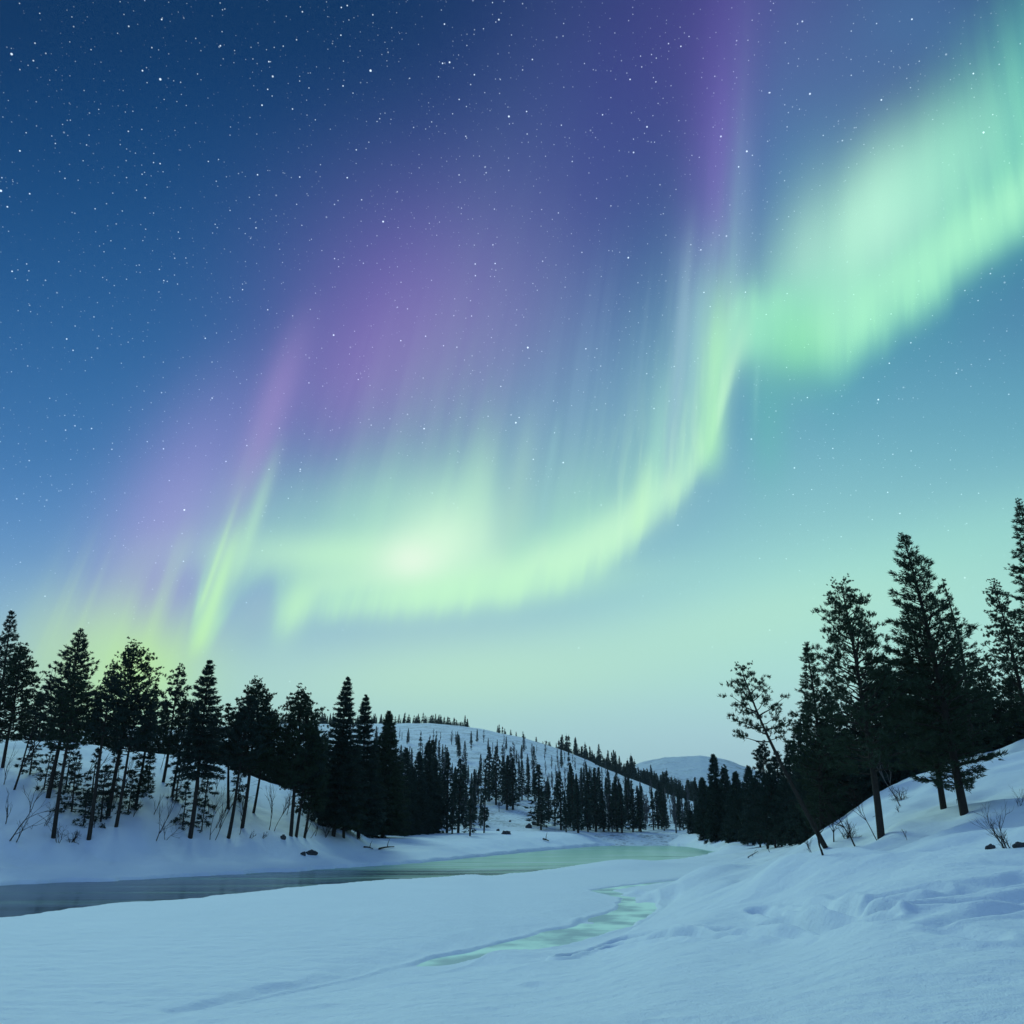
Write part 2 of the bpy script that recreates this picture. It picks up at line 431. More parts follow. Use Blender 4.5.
def crest_pts(pts):
    S = np.array([s_of(a, b) for a, b, d in pts]); T = np.array([slope_of(b) for a, b, d in pts]); Dp = np.array([d for a, b, d in pts])
    return S, T, Dp
CA = crest_pts([(-300, 700, 88), (-80, 730, 92), (0, 742, 98), (60, 738, 102), (150, 752, 106), (225, 763, 112), (262, 780, 118), (292, 788, 122), (325, 808, 128), (365, 834, 132)])
BA = crest_pts([(-300, 850, 55), (0, 843, 72), (90, 842, 76), (190, 840, 80), (290, 838, 90), (340, 835, 102), (365, 834, 110)])

LY = np.linspace(math.log(2.0), math.log(3000.0), 420)
YG = np.exp(LY)
def table_col(s, pxh):
    pts = []
    if pxh <= 735:
        yN = float(bank_edge(s)); yn = float(river_near(s)); yf = float(river_far(s))
        pts += [(1, 2.35), (6, 2.3), (8.5, 2.15)]
        if yN > 11: pts += [(min(yN * 0.55, 30), 1.42 if yN < 50 else 1.3), (yN * 0.9, 0.62), (yN, 0.42)]
        if s < S_END:
            if yn > yN + 2: pts += [(yn - 6.0, 0.40 if yn < 70 else 0.30), (yn - 1.0, 0.34 if yn < 70 else 0.12)]
            pts += [(yf + 1.0, 0.22), (yf + 4.0, 0.6), (yf + 8, 1.1)]
            last = yf + 8
        else:
            pts += [(yN + 10, 0.7)]; last = yN + 10
        if s < CA[0][-1]:
            db = float(np.interp(s, BA[0], BA[2])); zb = CAM_Z + float(np.interp(s, BA[0], BA[1])) * db
            dc = float(np.interp(s, CA[0], CA[2])); zc = CAM_Z + float(np.interp(s, CA[0], CA[1])) * dc
            if db > last + 2: pts += [(db, max(zb, 1.6))]
            pts += [(db + (dc - db) * 0.5, zb + (zc - zb) * 0.58), (dc, zc), (dc * 1.12, zc + 0.2), (dc * 1.5, zc * 0.8), (400, 4), (3000, 5)]
        else:
            w = min(1, max(0, (s - CA[0][-1]) / 0.12))
            pts += [(max(last + 6, 135), 2.4 - 0.4 * w), (200, 2.9), (400, 3.2), (3000, 5)]
    return pts
RC = {760: [(1, 2.35), (9, 2.2), (16, 1.85), (30, 1.3), (48, 1.0), (80, 0.9), (140, 1.0), (180, 1.6), (220, 'p', 833), (3000, 5)],
      800: [(1, 2.35), (9, 2.25), (18, 2.0), (28, 'p', 886), (38, 'p', 864), (46, 'p', 849), (60, 'p', 853), (110, 'p', 843), (180, 'p', 836), (260, 'p', 831), (3000, 5)],
      850: [(1, 2.35), (9, 2.3), (16, 'p', 914), (23, 'p', 888), (34, 'p', 862), (42, 'p', 842), (50, 'p', 816), (58, 'p', 815), (80, 'p', 828), (140, 2.6), (260, 3.5), (3000, 5)],
      905: [(1, 2.4), (9, 2.33), (15, 'p', 914), (21, 'p', 874), (25, 'p', 868), (34, 'p', 848), (43, 'p', 820), (52, 'p', 786), (60, 'p', 784), (85, 'p', 800), (150, 4), (3000, 5)],
      960: [(1, 2.45), (9, 2.38), (14, 'p', 916), (20, 'p', 868), (24, 'p', 861), (33, 'p', 838), (42, 'p', 808), (54, 'p', 771), (62, 'p', 769), (90, 'p', 785), (160, 6), (3000, 6)],
      1050: [(1, 2.5), (9, 2.45), (14, 'p', 912), (19.5, 'p', 857), (24, 'p', 852), (33, 'p', 815), (44, 'p', 776), (57, 'p', 742), (66, 'p', 740), (95, 'p', 760), (170, 8), (3000, 8)],
      1250: [(1, 2.7), (9, 2.7), (14, 'p', 900), (20, 'p', 840), (40, 'p', 760), (60, 'p', 700), (90, 'p', 705), (200, 14), (3000, 14)]}
cols = []
for pxh in list(range(-500, 731, 15)) + sorted(RC):
    s = sh(pxh)
    if pxh in RC:
        pts = [(p[0], p[1]) if len(p) == 2 else (p[0], CAM_Z + slope_of(p[2]) * p[0]) for p in RC[pxh]]
    else:
        pts = table_col(s, pxh)
    pts = sorted(pts)
    cols.append((s, np.interp(LY, [math.log(p[0]) for p in pts], [p[1] for p in pts])))
SG = np.linspace(sh(-500), sh(1250), 360)
TAB = np.stack([np.interp(SG, [c[0] for c in cols], [c[1][j] for c in cols]) for j in range(len(LY))], axis=1)
def blur(a, k, axis):
    w = np.exp(-np.linspace(-2, 2, 2 * k + 1) ** 2); w /= w.sum()
    pad = [(0, 0), (0, 0)]; pad[axis] = (k, k)
    b = np.pad(a, pad, mode='edge')
    return sum(w[i] * np.take(b, np.arange(i, i + a.shape[axis]), axis=axis) for i in range(2 * k + 1))
T1 = blur(TAB, 3, 0); T2 = blur(blur(TAB, 12, 0), 10, 0)
wr = np.maximum(ss(SG, sh(690), sh(760))[:, None] * ss(np.exp(LY), 200, 60)[None, :], ss(SG, sh(520), sh(640))[:, None] * ss(np.exp(LY), 48, 26)[None, :])
TAB = blur(T1 * (1 - wr) + T2 * wr, 2, 1)

def bil(s, y):
    a = np.clip((s - SG[0]) / (SG[1] - SG[0]), 0, len(SG) - 1.001); b = np.clip((np.log(np.maximum(y, 2.0)) - LY[0]) / (LY[1] - LY[0]), 0, len(LY) - 1.001)
    i = a.astype(int); j = b.astype(int); u = a - i; v = b - j
    return (TAB[i, j] * (1 - u) * (1 - v) + TAB[i + 1, j] * u * (1 - v) + TAB[i, j + 1] * (1 - u) * v + TAB[i + 1, j + 1] * u * v)

# slush channel on the near side of the ice: centre line (px, py, half width m, depth)
CH = [(180, 1012, 0.35), (260, 998, 0.5), (340, 983, 0.75), (400, 969, 1.3), (470, 952, 1.6), (540, 938, 1.9), (600, 922, 2.0), (636, 907, 1.9), (640, 896, 1.7), (600, 888, 1.3), (650, 881, 0.8), (690, 878, 0.6), (722, 872, 0.4)]
def plane_pt(px, py, z):
    y = (z - CAM_Z) / slope_of(py); return (s_of(px, py) * y, y)
CHW = [(*plane_pt(a, b, 0.4), w * 0.55) for a, b, w in CH]
def seg_dist(x, y, pts):
    best = np.full(np.shape(x), 1e9); wv = np.zeros(np.shape(x))
    for (x0, y0, w0), (x1, y1, w1) in zip(pts[:-1], pts[1:]):
        dx, dy = x1 - x0, y1 - y0
        t = np.clip(((x - x0) * dx + (y - y0) * dy) / (dx * dx + dy * dy), 0, 1)
        d = np.hypot(x - x0 - t * dx, y - y0 - t * dy)
        w = w0 + t * (w1 - w0)
        q = d / w
        m_ = q < best
        best = np.where(m_, q, best)
    return best
TRACKS = []
MOUNDS = []
def height(x, y):
    x = np.asarray(x, float); y = np.asarray(y, float)
    yy = np.maximum(y, 0.5 * np.abs(x)); yy = np.maximum(yy, 0.5)
    s = np.clip(x / yy, SG[0], SG[-1])
    r = np.hypot(x, y)
    z = bil(s, yy)
    yn = river_near(s); yf = river_far(s)
    edge = 1.1 * fbm(x * 0.22, y * 0.25, 5)
    inside = np.minimum(yy - yn - edge, (yf - yy) * 0.6 + edge) 
    riv = ss(inside, -0.25, 0.45) * ss(s, S_END + 0.004, S_END - 0.01)
    land = 1 - riv
    # drifts and lumps: stronger on the banks, faint on the flat ice
    flat = ss(yy, bank_edge(s) * 0.92, bank_edge(s) * 1.04) * ss(yn, yy - 1, yy + 1) * ss(s, sh(735), sh(700))
    right = ss(s, sh(640), sh(800))
    far = ss(yy, river_far(s), river_far(s) + 8)
    d = 0.10 * fbm(x * 0.16 + 3, y * 0.30, 3) * (1 - 0.75 * flat) 
    d = d + 0.16 * right * fbm(x * 0.22 - y * 0.12, y * 0.20 + x * 0.14, 3) * ss(yy, 10, 20)
    ridge = 1 - np.abs(pn(x * 0.13 + y * 0.05 + 5.2, y * 0.22 - x * 0.07)) * 2.2
    d = d + 0.30 * right * ss(ridge, 0.35, 1.0) * ss(yy, 12, 22)
    wind = pn(x * 0.30 + y * 0.10 + 2.0, y * 0.42 - x * 0.16)
    d = d + 0.16 * right * (wind - 1.4 * np.maximum(wind - 0.15, 0)) * ss(yy, 13, 20) * ss(yy, 80, 45)
    d = d + 0.30 * far * fbm(x * 0.10, y * 0.14, 4) + 0.10 * far * fbm(x * 0.5, y * 0.5, 3)
    d = d + 0.045 * fbm(x * 0.8, y * 1.5, 4) * ss(yy, 60, 20)
    z = z + d * land
    q = seg_dist(x + 0.35 * pn(x * 0.5, y * 0.5), y + 0.6 * pn(x * 0.35 + 9, y * 0.35), CHW)
    chm = ss(q, 1.35, 0.75) * ss(yy, 200, 120)
    z = z * (1 - chm) + chm * (0.12 + 0.16 * ss(yy, 27.0, 24.5) + 0.15 * np.clip(fbm(x * 0.5 + 20, y * 0.3, 4) + 0.08, 0, 1.2))
    halo = ss(q, 3.2, 1.3) * (1 - chm) * flat
    z = z * (1 - halo) + halo * np.minimum(z, 0.30 + 0.03 * fbm(x * 1.5, y * 1.2, 3))
    for (pts, dep) in TRACKS:
        q = seg_dist(x + 0.25 * pn(x * 0.9, y * 0.9), y + 0.5 * pn(x * 0.7 + 4, y * 0.7), pts)
        md = 0.45 + 0.9 * np.clip(pn(x * 0.5 + dep * 50, y * 0.5) + 0.5, 0, 1)
        z = z - dep * md * np.exp(-q * q) + 0.35 * dep * md * np.exp(-(q - 1.8) ** 2 * 2)
    for (mx_, my_, mr, mh) in MOUNDS:
        dd = ((x - mx_) / mr) ** 2 + ((y - my_) / mr) ** 2
        z = z + mh * np.exp(-dd)
    z = z * (1 - riv) + riv * (-0.7)
    return z

def hit(px, py, hf=None):
    hf = hf or height
    T = slope_of(py); s = s_of(px, py)
    y = np.exp(np.linspace(math.log(5), math.log(1200), 4000))
    g = hf(s * y, y); ray = CAM_Z + T * y
    k = np.nonzero(ray <= g)[0]
    if len(k) == 0: return None
    yy = y[k[0]]; return (s * yy, yy, float(g[k[0]]))

for pts, w, dep in (([(560, 962), (620, 941), (690, 931), (760, 928), (830, 924), (900, 912), (960, 906), (1040, 897)], 0.2, 0.36),
                    ([(612, 948), (700, 938), (800, 932), (880, 921)], 0.2, 0.24),
                    ([(760, 915), (860, 906), (930, 897), (1030, 886)], 0.22, 0.2),
                    ([(870, 899), (960, 886), (1020, 877)], 0.2, 0.13),
                    ([(930, 925), (1030, 905)], 0.22, 0.16),
                    ([(950, 930), (980, 934)], 0.3, 0.12),
                    ([(540, 985), (600, 982)], 0.2, 0.03)):
    w3 = []
    for a, b in pts:
        h = hit(a, b)
        if h: w3.append((h[0], h[1], w))
    TRACKS.append((w3, dep))
for a, b, mr, mh in ((634, 897, 0.9, 0.22), (505, 958, 1.3, 0.2), (585, 925, 0.8, 0.12),(628, 866, 5.0, 0.6), (612, 868, 3.0, 0.25), (706, 886, 2.2, 0.7), (672, 895, 1.6, 0.4), (725, 892, 1.8, 0.5), (760, 895, 2.4, 0.6), (800, 888, 2.2, 0.5), (548, 966, 1.2, 0.12), (745, 878, 3.5, 0.5), (790, 868, 2.6, 0.4), (850, 880, 2.5, 0.3)):
    h = hit(a, b)
    if h: MOUNDS.append((h[0], h[1], mr, mh))

# ground mesh: rings round the viewpoint's foot, finer to the north
ang = np.concatenate([np.linspace(-180, -60, 60, endpoint=False), np.linspace(-60, -42, 60, endpoint=False), np.linspace(-42, 42, 760, endpoint=False), np.linspace(42, 60, 60, endpoint=False), np.linspace(60, 180, 60, endpoint=False)])
ang = np.radians(ang)
rad = np.concatenate([np.exp(np.linspace(math.log(1.5), math.log(7.0), 60, endpoint=False)), np.exp(np.linspace(math.log(7.0), math.log(60.0), 640, endpoint=False)),
                      np.exp(np.linspace(math.log(60.0), math.log(200.0), 170))])
rad = np.concatenate([rad, np.exp(np.linspace(math.log(205.0), math.log(9000.0), 60))])
A, Rr = np.meshgrid(ang, rad)
GX = Rr * np.sin(A); GY = Rr * np.cos(A)
GZ = height(GX, GY)
back_w = ss(GY / np.maximum(Rr, 1), 0.35, 0.0)
GZ = GZ * (1 - back_w) + back_w * (2.4 + 0.4 * fbm(GX * 0.05, GY * 0.05, 3) * ss(Rr, 3, 30))
na, nr = len(ang), len(rad)
verts = np.stack([GX.ravel(), GY.ravel(), GZ.ravel()], 1)
verts = np.vstack([verts, [[0, 0, float(GZ[0].mean())]]])
i = np.arange(nr - 1)[:, None]; j = np.arange(na)[None, :]; j2 = (j + 1) % na
f = np.stack([(i * na + j), (i * na + j2), ((i + 1) * na + j2), ((i + 1) * na + j)], -1).reshape(-1, 4)[:, ::-1]
centre = len(verts) - 1
tri = np.stack([np.full(na, centre), (np.arange(na) + 1) % na, np.arange(na)], 1)
ground = mesh_obj('snow_ground', verts, [tuple(q) for q in f.tolist()] + [tuple(q) for q in tri[:, ::-1].tolist()] if False else f, M_SNOW, smooth=True)
tag(ground, 'smooth blue-white snow covering the river banks and ice', kind='structure')

# river and slush
def water_material():
    mt, nt, bs = new_mat('river_water'); L = nt.links.new
    P = pos_node(nt)
    mp = N(nt, 'ShaderNodeMapping'); mp.inputs['Rotation'].default_value = (0, 0, math.radians(-62)); mp.inputs['Scale'].default_value = (0.03, 0.22, 1.0)
    L(P, mp.inputs[0])
    st = N(nt, 'ShaderNodeTexNoise', Scale=1.0, Detail=4.0); L(mp.outputs[0], st.inputs['Vector'])
    sx = N(nt, 'ShaderNodeSeparateXYZ'); L(P, sx.inputs[0])
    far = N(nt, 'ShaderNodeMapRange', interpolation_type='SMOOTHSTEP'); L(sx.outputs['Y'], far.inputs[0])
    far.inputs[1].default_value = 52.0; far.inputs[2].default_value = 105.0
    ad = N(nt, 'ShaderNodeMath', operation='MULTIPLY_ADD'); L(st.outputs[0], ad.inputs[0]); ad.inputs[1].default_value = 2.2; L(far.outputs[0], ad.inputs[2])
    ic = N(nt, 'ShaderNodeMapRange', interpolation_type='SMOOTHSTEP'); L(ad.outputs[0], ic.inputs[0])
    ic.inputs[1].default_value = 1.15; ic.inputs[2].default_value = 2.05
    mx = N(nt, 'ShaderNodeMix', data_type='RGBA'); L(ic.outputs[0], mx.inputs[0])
    mx.inputs[6].default_value = (0.02, 0.045, 0.06, 1); mx.inputs[7].default_value = (0.36, 0.60, 0.47, 1)  # dark water; thin ice with the green sky reflection put into its colour
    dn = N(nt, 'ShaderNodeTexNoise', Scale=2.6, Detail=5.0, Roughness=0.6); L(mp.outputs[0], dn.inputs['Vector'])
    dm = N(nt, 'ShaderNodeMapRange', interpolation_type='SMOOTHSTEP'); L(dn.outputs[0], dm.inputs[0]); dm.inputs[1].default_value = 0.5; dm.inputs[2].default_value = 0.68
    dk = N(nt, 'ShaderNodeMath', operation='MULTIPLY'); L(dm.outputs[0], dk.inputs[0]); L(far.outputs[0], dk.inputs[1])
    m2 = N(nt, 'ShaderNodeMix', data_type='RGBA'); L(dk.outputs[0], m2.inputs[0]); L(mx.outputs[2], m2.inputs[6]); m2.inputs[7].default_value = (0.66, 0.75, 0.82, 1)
    L(m2.outputs[2], bs.inputs['Base Color'])
    ro = N(nt, 'ShaderNodeMapRange'); L(ic.outputs[0], ro.inputs[0]); ro.inputs[3].default_value = 0.16; ro.inputs[4].default_value = 0.30
    L(ro.outputs[0], bs.inputs['Roughness']); bs.inputs['IOR'].default_value = 1.33
    io = N(nt, 'ShaderNodeMapRange'); L(ic.outputs[0], io.inputs[0]); io.inputs[3].default_value = 1.10; io.inputs[4].default_value = 1.18; L(io.outputs[0], bs.inputs['IOR'])
    wn = N(nt, 'ShaderNodeTexNoise', Scale=1.2, Detail=3.0); L(mp.outputs[0], wn.inputs['Vector'])
    bp = N(nt, 'ShaderNodeBump', Strength=0.5, Distance=0.12); L(wn.outputs[0], bp.inputs['Height']); L(bp.outputs[0], bs.inputs['Normal'])
    return mt
M_WATER = water_material()
gx = np.linspace(-260, 190, 46); gy = np.linspace(12, 420, 42)
WX, WY = np.meshgrid(gx, gy)
wv = np.stack([WX.ravel(), WY.ravel(), np.zeros(WX.size)], 1)
i = np.arange(41)[:, None]; j = np.arange(45)[None, :]
wf = np.stack([i * 46 + j, i * 46 + j + 1, (i + 1) * 46 + j + 1, (i + 1) * 46 + j], -1).reshape(-1, 4)
water = mesh_obj('river_water', wv, wf, M_WATER, smooth=True)
tag(water, 'dark open river channel with thin ice in the distance, green sky reflection painted into its colour', kind='structure')

def slush_material():
    mt, nt, bs = new_mat('slush'); L = nt.links.new
    P = pos_node(nt)
    n1 = N(nt, 'ShaderNodeTexNoise', Scale=0.33, Detail=4.0, Roughness=0.55); L(P, n1.inputs['Vector'])
    rp = N(nt, 'ShaderNodeMapRange', interpolation_type='SMOOTHSTEP'); L(n1.outputs[0], rp.inputs[0]); rp.inputs[1].default_value = 0.4; rp.inputs[2].default_value = 0.62
    mx = N(nt, 'ShaderNodeMix', data_type='RGBA'); L(rp.outputs[0], mx.inputs[0])
    mx.inputs[6].default_value = (0.34, 0.47, 0.48, 1); mx.inputs[7].default_value = (0.72, 0.98, 0.82, 1)  # bright mint patches paint the reflected aurora into the base colour
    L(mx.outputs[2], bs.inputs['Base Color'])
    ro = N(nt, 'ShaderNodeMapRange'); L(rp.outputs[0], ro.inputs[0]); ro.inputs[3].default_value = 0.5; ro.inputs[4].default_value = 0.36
    L(ro.outputs[0], bs.inputs['Roughness']); bs.inputs['IOR'].default_value = 1.33
    bp = N(nt, 'ShaderNodeBump', Strength=0.5, Distance=0.004); L(n1.outputs[0], bp.inputs['Height']); L(bp.outputs[0], bs.inputs['Normal'])
    return mt
M_SLUSH = slush_material()
# wet slush lies in the channel, just above its snow floor
sv, sf = [], []
cl = np.array([(p[0], p[1]) for p in CHW]); wd = np.array([p[2] for p in CHW])
tt = np.linspace(0, len(cl) - 1, 140)
cx = np.interp(tt, range(len(cl)), cl[:, 0]); cy = np.interp(tt, range(len(cl)), cl[:, 1]); cw = np.interp(tt, range(len(cl)), wd)
dx = np.gradient(cx); dy = np.gradient(cy); ln = np.hypot(dx, dy); nx, ny = -dy / ln, dx / ln
for k in range(140):
    for q in (-1.25, -0.6, 0.0, 0.6, 1.25):
        sv.append((cx[k] + nx[k] * cw[k] * q, cy[k] + ny[k] * cw[k] * q, 0.235))
for k in range(139):
    for q in range(4):
        a = k * 5 + q; sf.append((a, a + 5, a + 6, a + 1))
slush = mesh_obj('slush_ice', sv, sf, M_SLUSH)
tag(slush, 'winding strip of wet slush with green aurora reflection painted into its colour', kind='structure')

# hills further off: each a ridge with its own crest line
def ridge_obj(name, crest, d_toe, z_toe, back, mat, label, amp, freq, na_=420, nr_=110, extend=0.15):
    S, T, Dp = crest_pts(crest)
    s = np.linspace(S[0] - extend, S[-1] + extend, na_); u = np.concatenate([np.linspace(-0.15, 1, nr_), np.linspace(1.02, 1 + back, 24)])
    Sx, Ux = np.meshgrid(s, u)
    def hf_su(Sx, Ux):
        dc = np.interp(Sx, S, Dp); zc = CAM_Z + np.interp(Sx, S, T) * dc
        Y = d_toe + (dc - d_toe) * Ux
        prof = np.where(Ux < 1, ss(Ux, -0.25, 1.25) , 1.0)
        prof = np.where(Ux < 1, (ss(Ux, -0.25, 1.25) - ss(0, -0.25, 1.25)) / (ss(1, -0.25, 1.25) - ss(0, -0.25, 1.25)), 1 - 0.55 * ((Ux - 1) / back) ** 2)
        X = Sx * Y
        Z = z_toe + (zc - z_toe) * prof - 40.0 * np.maximum(-Ux - 0.01, 0) + amp * fbm(X * freq, Y * freq, 4) * ss(Ux, -0.05, 0.3)
        return X, Y, Z
    X, Y, Z = hf_su(Sx, Ux)
    n1, n2 = Sx.shape
    i = np.arange(n1 - 1)[:, None]; j = np.arange(n2 - 1)[None, :]
    f = np.stack([i * n2 + j, i * n2 + j + 1, (i + 1) * n2 + j + 1, (i + 1) * n2 + j], -1).reshape(-1, 4)
    o = mesh_obj(name, np.stack([X.ravel(), Y.ravel(), Z.ravel()], 1), f, mat, smooth=True)
    tag(o, label, kind='structure')
    def hf(x, y):
        x = np.asarray(x, float); y = np.asarray(y, float); s_ = np.clip(x / y, S[0] - extend, S[-1] + extend)
        dc = np.interp(s_, S, Dp); u_ = (y - d_toe) / (dc - d_toe)
        z = hf_su(s_, u_)[2]
        return np.where((u_ < -0.15) | (u_ > 1 + back), -50.0, z)
    return o, hf, (S, T, Dp)
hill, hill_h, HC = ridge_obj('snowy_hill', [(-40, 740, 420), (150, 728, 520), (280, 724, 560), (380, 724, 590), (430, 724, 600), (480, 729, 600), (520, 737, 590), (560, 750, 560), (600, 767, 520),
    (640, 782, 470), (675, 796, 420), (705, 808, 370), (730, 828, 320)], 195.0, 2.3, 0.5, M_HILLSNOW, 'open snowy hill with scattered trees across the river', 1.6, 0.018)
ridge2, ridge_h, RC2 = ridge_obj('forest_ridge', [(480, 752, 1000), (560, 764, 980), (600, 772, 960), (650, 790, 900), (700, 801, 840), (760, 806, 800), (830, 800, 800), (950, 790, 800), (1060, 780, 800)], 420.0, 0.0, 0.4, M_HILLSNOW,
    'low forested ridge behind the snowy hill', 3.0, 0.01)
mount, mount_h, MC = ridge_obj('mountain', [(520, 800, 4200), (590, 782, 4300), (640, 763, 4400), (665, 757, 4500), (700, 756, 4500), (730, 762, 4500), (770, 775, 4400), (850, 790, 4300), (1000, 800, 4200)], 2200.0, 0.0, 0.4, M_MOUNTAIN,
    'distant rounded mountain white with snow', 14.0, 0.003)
def land(x, y):
    return np.maximum(height(x, y), np.where(np.asarray(y) > 150, hill_h(x, y), -50))

# ------------------------------------------------------------------ trees
def tube(pts, radii, sides=6):
    """tapered tube through points; returns verts, quads"""
    pts = np.asarray(pts, float); n = len(pts); V_, F_ = [], []
    d = np.gradient(pts, axis=0); d /= np.linalg.norm(d, axis=1)[:, None] + 1e-9
    ref = np.array([0.31, 0.17, 0.93]) if abs(d[:, 2]).mean() < 0.85 else np.array([1.0, 0.1, 0.05])
    a = np.cross(d, ref); a /= np.linalg.norm(a, axis=1)[:, None] + 1e-9; b = np.cross(d, a)
    th = np.arange(sides) * 2 * math.pi / sides
    V_ = pts[:, None, :] + radii_arr(radii, n)[:, None, None] * (np.cos(th)[None, :, None] * a[:, None, :] + np.sin(th)[None, :, None] * b[:, None, :])
    V_ = V_.reshape(-1, 3)
    i = np.arange(n - 1)[:, None]; j = np.arange(sides)[None, :]; j2 = (j + 1) % sides
    F_ = np.stack([i * sides + j, i * sides + j2, (i + 1) * sides + j2, (i + 1) * sides + j], -1).reshape(-1, 4)
    return V_, F_
def radii_arr(r, n):
    return np.asarray(r, float) if np.ndim(r) else np.full(n, float(r))

class Soup:
    def __init__(s): s.v = []; s.f = []; s.n = 0
    def add(s, v, f):
        s.v.append(v); s.f.append(f + s.n); s.n += len(v)
    def arrays(s): return np.concatenate(s.v), np.concatenate(s.f)

def needles(C, Dr, length, width, count, spread, R_, taper=None):
    """C tuft centres (n,3), Dr main directions; returns triangles of needle sprays"""
    n = len(C); C = np.repeat(C, count, 0); Dr = np.repeat(Dr, count, 0)
    k = len(C)
    d = Dr + R_.normal(size=(k, 3)) * spread
    d /= np.linalg.norm(d, axis=1)[:, None] + 1e-9
    if taper is not None: length = length * np.repeat(taper, count)[:, None]
    L_ = length * R_.uniform(0.5, 1.25, (k, 1)); W_ = width * R_.uniform(0.6, 1.3, (k, 1))
    side = np.cross(d, R_.normal(size=(k, 3))); side /= np.linalg.norm(side, axis=1)[:, None] + 1e-9
    o = C + R_.normal(size=(k, 3)) * length * 0.18
    a = o - side * W_ * 0.5; b = o + side * W_ * 0.5; c = o + d * L_
    v = np.stack([a, b, c], 1).reshape(-1, 3)
    f = np.arange(k * 3).reshape(-1, 3)
    return v, f

def bent(base, top, n, wob, R_):
    t = np.linspace(0, 1, n)[:, None]
    p = np.array(base) * (1 - t) + np.array(top) * t
    ph = R_.uniform(0, 6.28, 2)
    p[:, 0] += wob * np.sin(t[:, 0] * 3.1 + ph[0]) * t[:, 0] * (1 - t[:, 0]) * 4
    p[:, 1] += wob * np.sin(t[:, 0] * 2.3 + ph[1]) * t[:, 0] * (1 - t[:, 0]) * 4
    return p

